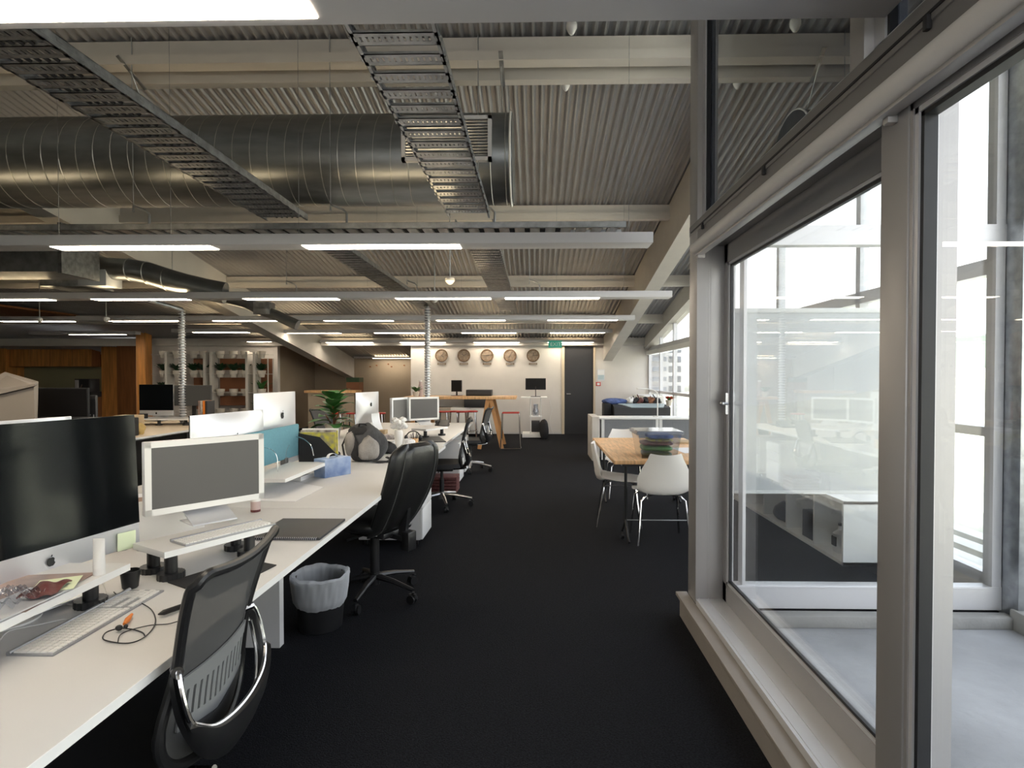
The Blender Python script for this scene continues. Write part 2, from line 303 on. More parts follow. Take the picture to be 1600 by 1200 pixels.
# clerestory above it
def clere(name, y0, y1):
    zt = lambda y: zc(y)-.02
    o = struct(MB().hexa([(.955, y0, 2.345), (1.02, y0, 2.345), (1.02, y0+.05, 2.345), (.955, y0+.05, 2.345), (.955, y0, zt(y0)), (1.02, y0, zt(y0)), (1.02, y0+.05, zt(y0+.05)), (.955, y0+.05, zt(y0+.05))])
        .hexa([(.955, y1-.05, 2.345), (1.02, y1-.05, 2.345), (1.02, y1, 2.345), (.955, y1, 2.345), (.955, y1-.05, zt(y1-.05)), (1.02, y1-.05, zt(y1-.05)), (1.02, y1, zt(y1)), (.955, y1, zt(y1))])
        .box(.955, 1.02, y0, y1, 2.345, 2.375).done(name, 'alul', smooth=False))
    MB().prism([(y0+.05, 2.375), (y1-.05, 2.375), (y1-.05, zt(y1)), (y0+.05, zt(y0))], .985, .991, 'x').done('glass', 'glassd', o, smooth=False)
    B(.962, .983, y1-.062, y1-.05, 2.375, zt(y1)).done('gasket', 'gasket', o, smooth=False)
clere('window_3', 1.735, 3.33)
clere('window_4', -.6, 1.66)
post('trim_5', PX0, 1.03, 1.66, 1.735, 2.345, zc(1.7))
struct(B(.94, 1.2, BY, 3.5, zc(3.5)-.02, zc(3.5)+.02).done('trim_6', 'alu', smooth=False))
struct(B(.95, RX+.2, BY-.14, BY, -.2, 5.4).done('wall_court_blocker', 'concw', smooth=False))  # unseen end wall added to keep open sky light off the court
# roller blind tube in front of the transom
rb = thing('roller_blind', 'rolled-up grey roller blind tube running above the near window', 'blind', (.888, 0, 2.160))
MB().tube([(0, 3.22, 0), (0, BY+.3, 0)], .033, 28).done('blind_tube', 'shade', rb)
MB().tube([(0, 3.226, 0), (0, 3.22, 0)], .031, 28).done('end_cap', 'alul', rb)
B(-.008, .030, BY+.3, 3.2, -.045, -.033, bev=.003).done('bottom_rail', 'alu', rb)
B(.012, .039, 1.50, 1.525, -.06, .0, bev=.004).done('bracket', 'alu', rb); B(.0, .039, 3.17, 3.2, -.06, .03, bev=.004).done('bracket', 'alu', rb)

# ---- the court outside, its far glazing and the window wall on the right
struct(B(1.0, 3.4, BY, 3.55, -.2, -.06).done('floor_court', 'concrete', smooth=False))
k = thing('concrete_upstand', 'low concrete upstand under the glazing across the courtyard', 'kerb', (0, 0, 0)); B(1.16, RX, 3.47, 3.56, -.06, .012, bev=.006).done('kerb', 'concw', k)
k = thing('parapet', 'low concrete parapet at the right edge of the courtyard', 'parapet', (0, 0, 0)); B(RX-.02, RX+.25, 1.2, 3.5, -.2, .06, bev=.01).done('coping', 'concw', k)
Y3 = 3.58
g = struct(B(1.115, RX, Y3, Y3+.08, .014, .157, bev=.003).box(1.115, RX, Y3, Y3+.08, 2.26, 2.38).box(1.118, 1.20, Y3+.003, Y3+.077, .1, zc(3.6)-.1).box(1.286, 1.305, Y3+.003, Y3+.077, .15, 2.27).box(RX-.06, RX-.003, Y3+.003, Y3+.077, .1, zc(3.6)-.1).box(1.1, RX, Y3-.002, Y3+.1, zc(3.6)-.16, zc(3.6)).box(1.22, RX-.1, Y3-.004, Y3, .146, .149).done('window_5', 'alul', smooth=False))
B(1.305, RX-.06, Y3+.03, Y3+.036, .157, 2.26).box(1.20, RX-.06, Y3+.03, Y3+.036, 2.38, zc(3.6)-.16).done('glass', 'glass', g, smooth=False)
p = post('trim_7', RX, RX+.13, Y3-.12, Y3+.1, -.2, zc(3.6), 'galv', False)
b2 = thing('translucent_blind', 'lowered white translucent blind behind the glazing across the courtyard', 'blind', (0, Y3+.087, 0))
zt_ = at(1250, 489, y=Y3+.09).z; zb_ = at(1250, 766, y=Y3+.09).z
B(1.24, 2.42, 0, .003, zb_, zt_).done('fabric', 'film', b2, smooth=False)
B(1.24, 2.42, -.006, .009, zb_-.022, zb_, bev=.003).done('bottom_bar', 'edge', b2); B(1.24, 2.42, -.006, .014, zt_, zt_+.03, bev=.004).done('head_rail', 'edge', b2)
# right window wall
rw = struct(B(RX, RX+.12, 3.6, FY, 0, .13).done('wall_right', 'wall', smooth=False))
ys = [3.68, 5.2, 6.9, 8.6, 10.3, 12.05, 13.35, FY-.03]
def zt2(y): return zc(y)-.42+.012*(y-3.6)
for i in range(len(ys)-1):
    y0, y1 = ys[i], ys[i+1]
    b = B(RX, RX+.08, y1-.035, y1+.035, .13, zt2(y1)).box(RX, RX+.08, y0, y1, 1.07, 1.13).box(RX, RX+.09, y0, y1, 2.10, 2.20).box(RX, RX+.08, y0, y1, .13, .2)
    o = struct(b.done('window_%d' % (10+i), 'alul', smooth=False))
    MB().prism([(y0+.03, .2), (y1-.03, .2), (y1-.03, zt2(y1)), (y0+.03, zt2(y0))], RX+.03, RX+.036, 'x').done('glass', 'glass', o, smooth=False)
    if y0 > 10: B(RX-.07, RX-.005, y0, y1, 2.0, 2.10, bev=.01).done('blind_cassette', 'edge', o)
struct(MB().hexa([(RX-.12, 3.6, zt2(3.6)), (RX+.12, 3.6, zt2(3.6)), (RX+.12, FY, zt2(FY)), (RX-.12, FY, zt2(FY)), (RX-.12, 3.6, zc(3.6)), (RX+.12, 3.6, zc(3.6)), (RX+.12, FY, zc(FY)), (RX-.12, FY, zc(FY))]).done('trim_8', 'beam', smooth=False))
# outdoors
gr = MB()
def gz(x, y): return -1.2+max(0, x-4)*.10+.25*math.sin(x*.3+y*.21)
gr.grid(lambda u, v: (3.15+u*u*150, -30+v*200, gz(3.15+u*u*150, -30+v*200)-(0 if u else 1)), 24, 30)
tag(gr.done('grass_bank', 'grass'), 'pale sunlit grass bank outside the right-hand windows', 'lawn')
for j in range(4):
    o = MB().bar((4.9+j*.42, -6, gz(4.9+j*.42, 3)+.10), (4.9+j*.42, 16, gz(4.9+j*.42, 6)+.10), .26, .16).done('retaining_sleeper', 'path')
    tag(o, ['lowest', 'second lowest', 'second highest', 'highest'][j]+' pale retaining sleeper in the stepped bank outside', 'retaining wall', 'pale sleepers stepping up the bank outside')
hl = MB().grid(lambda u, v: (18+u*70, 40+v*60, -2+11*math.sin(PI*u)**.8*math.sin(PI*v)**.6*(.55+.45*u)), 16, 10)
tag(hl.done('hill', 'hill'), 'distant grey-green hill beyond the courtyard glazing', 'hill')
bd = thing('apartment_block', 'distant pale apartment block with stacked balconies beyond the far windows', 'building', (14.0, 62, -2))
B(-2.0, 2.0, 0, 6, 0, 7.2).done('wall', 'block', bd, smooth=False)
for k in range(6):
    B(-2.0, -.2, -1.2, 0, .9+k*1.05, 1.35+k*1.05).done('balcony', 'blockw', bd, smooth=False)
    B(.3, 1.6, -.05, .1, .8+k*1.05, 1.45+k*1.05).done('window', 'blockw', bd, smooth=False)

# ================================================================== ROOF STEEL
def rafter(x0, x1, y0, y1, label):
    rb = lambda y: 1.857+.173*(FY-y)
    o = MB().hexa([(x0, y0, rb(y0)), (x1, y0, rb(y0)), (x1, y1, rb(y1)), (x0, y1, rb(y1)), (x0, y0, zc(y0)), (x1, y0, zc(y0)), (x1, y1, zc(y1)), (x0, y1, zc(y1))]).done('rafter', 'beam', smooth=False)
    tag(o, label, 'roof beam', 'sloping roof rafters')
rafter(1.727, 1.955, 3.6, FY, 'sloping pale roof rafter beside the right-hand windows, meeting the far wall right of the door')
rafter(-5.69, -5.43, BY, RY, 'sloping pale roof rafter over the left side, coming down between plant shelf and clocks')
names = ['double pale purlin nearest the camera, across the top of the view', 'pale purlin just behind the big spiral duct', 'pale purlin above the third lamp row', 'pale purlin above the fourth lamp row', 'pale purlin right above the far wall']
for i, y in enumerate((4.62, 7.46, 10.05, 12.45, FY-.12)):
    x1 = RX-.12 if y > 5 else RX-.12
    b = MB()
    def pur(y, h):
        z = zc(y)-.005
        b.box(LX, x1, y-.004, y+.004, z-h, z); b.box(LX, x1, y, y+.07, z-h, z-h+.006); b.box(LX, x1, y, y+.07, z-.01, z)
        b.box(LX, x1, y-.004, y+.006, z-h*.36, z-h*.34)
    if i == 0:
        b.box(LX, x1, y, y+.09, zc(y)-.215, zc(y)-.02); b.box(LX, x1, y+.20, y+.29, zc(y)-.255, zc(y)-.06)
        b.box(LX, x1, y-.03, y, zc(y)-.215, zc(y)-.14)
    else: b.box(LX, x1, y, y+.07, zc(y)-.21, zc(y)-.02); b.box(LX, x1, y-.02, y, zc(y)-.21, zc(y)-.12)
    tag(b.done('purlin', 'beam', smooth=False), names[i], 'roof beam', 'purlins across the roof')

# ================================================================== LAMPS
def lamp(y, x0, x1, tubes, label, w=.19, zb=2.40, h=.075, wires=(), up=True):
    t = thing('linear_light', label, 'light fixture', (0, y, zb), group='suspended linear lights')
    b = B(x0, x1, 0, w, 0.0, h, bev=.002)
    b.box(x0, x1, -.0015, w*.0, h*.5, h*.5) if 0 else None
    b.done('housing', 'fixture', t)
    for a, c in tubes:
        B(a, c, w*.16, w*.84, -.004, .002).done('diffuser', 'tube', t, smooth=False)
        if up: B(a+.05, c-.05, w*.35, w*.65, h-.002, h+.003).done('uplight', 'upl', t, smooth=False)
    for x in wires: MB().tube([(x, w/2, h), (x, w/2, zc(y)-zb)], .0018, 5).done('suspension_wire', 'galvd', t)
def px(y, *pairs): return [(XA(a, y), XA(b, y)) for a, b in pairs]
lamp(1.345, -6.6, .926, [(-3.0, -1.86), (-1.72, -.575)], 'nearest linear light, a bright wide strip along the top of the view', w=.215, wires=(), )
lamp(4.10, -6.6, XA(1020, 4.1), px(4.1, (470, 717), (75, 325))+[(-5.3, -4.16)], 'second linear light from the camera, hanging in front of the spiral duct', wires=(XA(460, 4.1), XA(96, 4.2), XA(270, 4.2), XA(985, 4.1)))
lamp(6.89, -8.5, XA(1050, 6.89), px(6.89, (789, 937), (617, 766), (378, 525), (140, 288), (-80, 73)), 'third linear light from the camera, its right end passing the rafter', wires=(XA(587, 6.9), XA(870, 6.9), XA(650, 6.9), XA(976, 6.9)))
lamp(9.6, -11, XA(992, 9.6), px(9.6, (856, 965), (681, 789), (505, 612), (331, 440), (168, 277), (-2, 108)), 'fourth linear light from the camera, running the full width of the office', wires=(XA(572, 9.6), XA(720, 9.6)))
lamp(12.35, XA(437, 12.35), XA(957, 12.35), px(12.35, (860, 945), (721, 806), (584, 665), (448, 530)), 'fifth linear light, last but one before the clock wall', wires=(XA(570, 12.3),))
lamp(14.3, XA(500, 14.3), XA(930, 14.3), px(14.3, (856, 927), (740, 811), (625, 695), (509, 581)), 'linear light right against the top of the clock wall', w=.16, zb=2.31, h=.06)
lamp(12.35, XA(268, 12.35), XA(420, 12.35), px(12.35, (300, 385)), 'short linear light hanging in front of the plant shelf', zb=2.42)
lamp(12.9, XA(45, 12.9), XA(212, 12.9), px(12.9, (107, 191)), 'short linear light hanging in the dark kitchen', zb=2.42, up=False)
lamp(14.1, XA(376, 14.1), XA(430, 14.1), px(14.1, (386, 421)), 'shortest linear light, by the right end of the plant shelf', zb=2.32, w=.15, h=.05)
lamp(16.8, XA(553, 16.8), XA(641, 16.8), px(16.8, (582, 641)), 'linear light at the top of the set-back wall', zb=2.0, w=.15, h=.05)
lamp(16.75, XA(440, 16.75), XA(490, 16.75), px(16.75, (454, 474)), 'smallest linear light at the left end of the set-back wall', zb=2.02, w=.15, h=.05)

# ================================================================== CABLE TRAYS
def tray(label, x0, x1, y0, y1, z, along='y', pitch=.135, m='galv', group='galvanised cable trays'):
    t = thing('cable_tray', label, 'cable tray', (0, 0, z), group=group)
    def bb(b, u0, u1, v0, v1, z0, z1): b.box(*((u0, u1, v0, v1) if along == 'y' else (v0, v1, u0, u1)), z0, z1)
    U0, U1, V0, V1 = (x0, x1, y0, y1) if along == 'y' else (y0, y1, x0, x1)
    for u, s in ((U0, 1), (U1, -1)):
        b = MB(); bb(b, u, u+.002*s, V0, V1, 0, .048); bb(b, u, u+.014*s, V0, V1, 0, .002); bb(b, u, u+.010*s, V0, V1, .046, .048); bb(b, u-.001*s, u+.001*s, V0, V1, .016, .019)
        n = int((V1-V0)/.09)
        for k in range(n): v = V0+.04+k*.09; bb(b, u-.001*s, u+.003*s, v, v+.035, .026, .036)
        b.done('side_rail', m, t, smooth=False)
    b = MB(); v = V0+.02; k = 0
    while v < V1-.1:
        bb(b, U0, U1, v, v+.022, 0, .003); bb(b, U0, U1, v+.052, v+.078, 0, .003); bb(b, U0, U1, v, v+.003, 0, .012); bb(b, U0, U1, v+.075, v+.078, 0, .012)
        n = 14
        for j in range(n+1): q = U0+(U1-U0)*j/n; bb(b, q-.007, q+.007, v+.02, v+.054, 0, .003)
        v += pitch; k += 1
    b.done('rungs', m, t, smooth=False)
    return t
tr1 = tray('wide perforated cable tray nearest the camera, passing in front of the duct grille', -.66, -.345, 1.62, 4.42, 2.665)
tray('continuation of the aisle cable tray behind the second lamp', -.66, -.345, 4.75, 10.9, 2.70, pitch=.12, m='galvd')
tl = tray('dark perforated cable tray crossing in front of the long spiral duct at upper left', -2.09, -1.765, 1.62, 4.46, 2.665, pitch=.115, m='galvd')
tray('continuation of the left cable tray, over the desks', -2.08, -1.80, 4.75, 10.6, 2.68, pitch=.12, m='galvd')
tray('cross cable tray lying just above the second lamp', -7.5, .70, 4.46, 4.72, 2.60, along='x', pitch=.12)
tray('cross cable tray lying just above the third lamp', -9, .74, 7.36, 7.6, 2.50, along='x', pitch=.12, m='galvd')
b = MB()
for k in range(5): b.tube([(-2.0+k*.04, 1.7, 2.674), (-1.99+k*.035, 2.6, 2.676), (-2.0+k*.045, 3.6, 2.675), (-1.98+k*.04, 4.4, 2.675)], .007, 6)
tag(b.done('cable_bundle', 'blackm'), 'bundle of black cables lying in the upper-left cable tray', 'cables')
b = MB()
for k in range(4): b.tube([(-7+.4*j, 4.52+k*.05+.012*math.sin(j*1.3+k), 2.618) for j in range(19)], .009, 6)
tag(b.done('cable_bundle', 'blackm'), 'bundle of black cables lying in the cross tray above the second lamp', 'cables')
b = MB()
for k in range(4): b.tube([(-8.6+.5*j, 7.42+k*.045+.012*math.sin(j*1.7+k), 2.518) for j in range(18)], .009, 6)
tag(b.done('cable_bundle', 'blackm'), 'bundle of black cables lying in the cross tray above the third lamp', 'cables')
# brackets that hold the cross trays
for (pxx, y, zt, ln, lab) in ((236, 4.6, 2.62, .2, 'bent tray bracket under the duct, left of the left tray'), (543, 4.6, 2.62, .2, 'bent tray bracket under the duct, between the two trays'), (773, 4.6, 2.62, .2, 'bent tray bracket below the duct end'), (464, 7.5, 2.5, .2, 'bent tray bracket above the third lamp, left'), (652, 7.5, 2.5, .2, 'bent tray bracket above the third lamp, middle'), (843, 7.5, 2.5, .2, 'bent tray bracket above the third lamp, right'), (286, 7.5, 2.5, .2, 'bent tray bracket above the third lamp, beside the flexible duct')):
    x = XA(pxx, y)
    o = MB().tube([(x, y, zt), (x, y, zt+.14), (x-.03, y, zt+.17), (x-.13, y, zt+.21), (x-.13, y, zt+.16)], .010, 6).tube([(x-.13, y, zt+.2), (x-.13, y, zc(y))], .004, 5).done('tray_bracket', 'galv')
    tag(o, lab, 'bracket', 'bent steel brackets on the cable trays')
for (pxx, lab) in ((205, 'angled steel hanger plate on the double purlin, upper left'), (783, 'steel hanger plate on the double purlin above the duct end')):
    x = XA(pxx, 4.6); t = thing('duct_hanger', lab, 'bracket', (x, 4.58, zc(4.6)-.30))
    MB().bar((-.05 if pxx < 400 else 0, -.03, .13), (.05 if pxx < 400 else .01, .16, -.05), .035, .006).done('plate', 'galvd', t); MB().tube([(0, .05, .05), (0, .3, -.28)], .004, 5).done('rod', 'galv', t)

# ================================================================== DUCTS
DY, DZZ, DR = 4.97, 3.31, .37
dx1 = XA(800, 4.75)
t = thing('spiral_duct', 'large round galvanised spiral duct with a supply grille near its right end', 'duct', (dx1, DY, DZZ))
n = 48
MB().tube([(-12, 0, 0), (0, 0, 0)], DR, n).done('duct_body', 'duct', t)
b = MB(); pts = []
turn = .142; N = int(7.6/turn)*28
for k in range(N): a = 2*PI*k/28; pts.append((-.75-k/28*turn, math.cos(a)*(DR+.002), math.sin(a)*(DR+.002)))
b.tube(pts, .0032, 4, ref=(1, 0, 0))
for x in (-.17, -.05): b.tube([(x, math.cos(2*PI*k/40)*(DR+.002), math.sin(2*PI*k/40)*(DR+.002)) for k in range(40)], .004, 4, closed=True, ref=(1, 0, 0))
b.done('seams', 'seam', t)
b = MB(); b.tube([(-.012, math.cos(2*PI*k/48)*(DR+.006), math.sin(2*PI*k/48)*(DR+.006)) for k in range(48)], .010, 6, closed=True, ref=(1, 0, 0)); b.done('end_rim', 'whitep', t)
MB().tube([(-.002, 0, 0), (.004, 0, 0)], DR-.01, 48).done('end_cap', 'duct', t)
gx0, gx1 = XA(630, 4.62)-dx1, XA(769, 4.62)-dx1; gz0 = at(700, 255, y=4.64).z-DZZ; gz1 = at(700, 186, y=4.64).z-DZZ
gm = MB(); yy = -DR-.012
gm.box(gx0, gx1, yy-.012, yy+.05, gz0, gz0+.028).box(gx0, gx1, yy-.012, yy+.05, gz1-.028, gz1).box(gx0, gx0+.03, yy-.012, yy+.05, gz0, gz1).box(gx1-.03, gx1, yy-.012, yy+.05, gz0, gz1)
gr = gm.done('grille_frame', 'alul', t, smooth=False)
b = MB(); k = gz0+.04
while k < gz1-.03: b.bar((gx0+.03, yy+.002, k), (gx1-.03, yy+.002, k), .020, .004, up=(0, .7, .7)); k += .024
b.done('louvres', 'galv', gr, smooth=False); B(gx0+.03, gx1-.03, yy+.03, yy+.04, gz0+.03, gz1-.03).done('grille_back', 'blackm', gr, smooth=False)
# rectangular galvanised duct, ceiling unit and flexible ducts at left
def slab(name, label, cat, m, c, bev=.004, **k):
    o = MB().box(*c, bev=bev).done(name, m); return tag(o, label, cat, **k)
a0 = at(-120, 375, y=6.1); a1 = at(97, 424, y=6.1)
t = thing('rectangular_duct', 'rectangular galvanised sheet-metal duct at the left edge above the second lamp', 'duct', (0, 0, 0))
B(a0.x-1, a1.x, 6.1, 6.6, a1.z, a1.z+.5).done('duct_body', 'galv', t, smooth=False); B(a1.x-.03, a1.x+.012, 6.08, 6.62, a1.z-.02, a1.z+.52).done('flange', 'galvd', t, smooth=False)
a = at(100, 447, y=6.9); c = at(162, 418, y=6.9)
t = thing('ceiling_unit', 'galvanised fan unit with a plastic cover at the left end of the flexible duct', 'air unit', (0, 0, 0))
B(a.x-.3, c.x-.25, 6.9, 7.4, a.z, c.z+.2, bev=.004).done('unit_body', 'galv', t); B(c.x-.30, c.x+.05, 6.87, 7.15, a.z, c.z, bev=.01).done('plastic_cover', mat('grey_cover', (.42, .45, .48), .4), t)
t = thing('flexible_duct', 'round silver flexible duct curving down to the right behind the second lamp', 'duct', (0, 0, 0))
pp = [at(p, q, y=yy_) for p, q, yy_ in ((150, 420, 7.0), (175, 420, 7.0), (205, 422, 7.0), (232, 427, 7.0), (262, 437, 7.05), (290, 445, 7.1), (320, 452, 7.15), (352, 458, 7.2))]
MB().tube(pp, .135, 20).done('duct_body', 'duct', t)
b = MB()
for i in (2, 3, 4): b.tube([pp[i]+Vector((.01*k_, 0, 0))*0+Vector((math.sin(2*PI*k_/24)*.0, math.cos(2*PI*k_/24)*.14, math.sin(2*PI*k_/24)*.14)) for k_ in range(24)], .006, 5, closed=True, ref=(1, 0, 0))
b.done('joint_bands', 'seam', t)
t = thing('flexible_duct', 'smaller silver duct run behind the third lamp', 'duct', (0, 0, 0))
MB().tube([at(p, q, y=9.5) for p, q in ((352, 466), (385, 473), (405, 483), (430, 492), (465, 508))], [.09, .10, .09, .085, .085], 16).done('duct_body', 'duct', t)
B(*[v for p in [(at(400, 480, y=9.5).x, at(425, 480, y=9.5).x), (9.4, 9.62), (at(400, 490, y=9.5).z-.02, at(400, 470, y=9.5).z-.03)] for v in p], bev=.004).done('damper_box', 'galv', t)
# vertical flexible cable conduits dropping to the desks
def conduit(label, x, y, ztop, zb, bend):
    t = thing('cable_drop', label, 'conduit', (x, y, 0), group='ribbed cable drops')
    pts = [(bend[0]-x, bend[1]-y, bend[2]), ((bend[0]-x)*.5, (bend[1]-y)*.5, ztop+.06), (0, 0, ztop-.02), (0, 0, ztop-.12), (0, 0, zb)]
    MB().tube(pts, .038, 12).done('conduit_core', 'galv', t)
    b = MB(); z = zb
    while z < ztop-.03: b.tube([(math.cos(2*PI*k/12)*.045, math.sin(2*PI*k/12)*.045, z) for k in range(12)], .011, 4, closed=True, ref=(0, 0, 1)); z += .042
    b.done('ribs', 'alul', t)
conduit('silver ribbed cable drop coming down beside the white-framed monitors on the long desk', at(668, 600, y=9.3).x, 9.3, at(668, 480, y=9.3).z, .74, (-1.94, 10.2, 2.68))
conduit('silver ribbed cable drop in front of the plant shelf', at(285, 600, y=8.75).x, 8.75, at(285, 482, y=8.75).z, .74, at(205, 462, y=8.3))
# small ceiling sensors
def sensor(pxx, pyy, y, lab, r=.05, big=False):
    p = at(pxx, pyy, y=y); t = thing('ceiling_sensor', lab, 'sensor', p, group='white ceiling sensors')
    MB().lathe([(r*.9, .035), (r, .02), (r, 0), (r*.6, -.03), (r*.25, -.045), (0, -.045)]).done('sensor_body', 'whitep', t)
    MB().tube([(0, 0, .03), (0, 0, zc(y)-p.z)], .006, 6).done('stem', 'galv', t)
sensor(893, 44, 3.9, 'white sensor at the top of the view, right of the aisle tray', .036)
sensor(884, 134, 4.95, 'small white sensor just below the double purlin', .035)
sensor(703, 439, 7.1, 'white domed siren above the third lamp', .06); sensor(679, 468, 8.4, 'flat white detector above the left desk cable drop', .06)
sensor(166, 499, 9.4, 'round white sensor in front of the kitchen', .05); sensor(62, 500, 9.4, 'round white sensor left of the kitchen lamp', .04)
# ================================================================== BENCH DESKS
DZ_ = .74
def bench(label, x0, x1, y0, y1, legs=(1, 1), grp='white bench desks of the long row', z=DZ_, m='white'):
    t = thing('bench_desk', label, 'desk', (0, y0, 0), group=grp); L = y1-y0
    B(x0, x1, 0, L, z-.025, z, bev=.0015).done('tabletop', m, t)
    B(x1-.004, x1+.001, 0, L, z-.0252, z-.001).done('edge_band', 'edge', t, smooth=False); B(x0-.001, x0+.004, 0, L, z-.0252, z-.001).done('edge_band', 'edge', t, smooth=False)
    for k, f in enumerate(legs):
        if f: yy = .0 if k == 0 else L-.06; B(x0+.42, x1-.44, yy+.005, yy+.055, 0, z-.026).done('leg_panel', 'white', t)
    B(x0+.5, x1-.5, .08, L-.08, z-.12, z-.03).done('underframe', 'galvd', t, smooth=False)
    return t
EX = -.925
bench('white bench desk nearest the camera, holding the big black-glass computer', EX-1.66, EX, .25, 3.085, (0, 1))
bench('middle white bench desk, where the backpack lies', EX-1.66, EX, 3.09, 5.92, (0, 0))
bench('far white bench desk, with the white-framed monitor', EX-1.66, EX-.04, 5.925, 8.9, (1, 1))
bench('second-row bench desk at the left, in front of the kitchen', -6.3, -4.66, 4.6, 9.65, (1, 1), 'second bench row', m='tan')
# desk screen along the middle of the bench
a = at(408, 729, x=-1.80); c = at(455, 672, x=-1.84)
t = thing('desk_screen', 'teal felt divider panel on the long desk, right of the white-framed monitor', 'screen', (-1.80, 3.72, .86)); B(-.012, .012, -.32, .60, 0, .235, bev=.004).done('panel', 'teal', t)
B(-.02, .02, -.1, -.06, -.12, .01).box(-.02, .02, .35, .39, -.12, .01).done('clamp', 'galvd', t)

# ---- pedestals
def pedestal(label, x, y, grp='white mobile pedestals'):
    t = thing('pedestal', label, 'drawer unit', (x, y, 0), group=grp)
    B(-.55, -.02, 0, .42, .055, .57, bev=.003).done('body', 'white', t)
    z = .06
    for h in (.26, .115, .115): B(-.019, 0, .003, .417, z, z+h, bev=.002).done('drawer', 'edge', t); z += h+.006
    for (a, b_) in ((-.5, .05), (-.06, .05), (-.5, .37), (-.06, .37)): MB().tube([(a-.012, b_, .025), (a+.012, b_, .025)], .025, 12).bar((a, b_, .04), (a, b_, .058), .02).done('castor', 'black', t)
    return t
pd = pedestal('white pedestal standing between the black leather chair and the mesh chair', -.96, 4.88)
dup(pd, (-1.0, 7.62, 0), label='white pedestal half hidden behind the farther mesh chairs')
dup(pd, (-1.02, 8.38, 0), label='white pedestal under the far end of the long desk')
t = thing('magazine_pile', 'dark red pile of magazines on the floor behind the first far mesh chair', 'magazines', (-.98, 7.15, 0))
for k in range(5): B(-.32, 0, 0, .3, .04*k, .04*k+.036, bev=.004).done('magazine', 'redp', t)

# ================================================================== CHAIRS
def star(t, m, rad=.32, h=.09, a0=0, castor='black', hub=.035):
    for k in range(5):
        a = a0+2*PI*k/5; c, s_ = math.cos(a), math.sin(a)
        MB().tube([(c*.02, s_*.02, h+.035), (c*rad*.5, s_*rad*.5, h+.02), (c*rad, s_*rad, h-.012)], [.026, .020, .014], 8, flat=.8).done('base_arm', m, t)
        q = MB(); X, Y = c*rad, s_*rad
        for d in (-.014, .014): q.tube([(X-s_*(d-.008)-c*.01, Y+c*(d-.008)-s_*.01, .029), (X-s_*(d+.008)-c*.01, Y+c*(d+.008)-s_*.01, .029)], .029, 14)
        q.tube([(X, Y, .03), (X, Y, .075)], .009, 8); q.bar((X-c*.03, Y-s_*.03, .045), (X+c*.02, Y+s_*.02, .05), .02, .03); q.done('castor', castor, t)
    MB().cyl(0, 0, h-.02, h+.06, hub).done('hub', m, t)
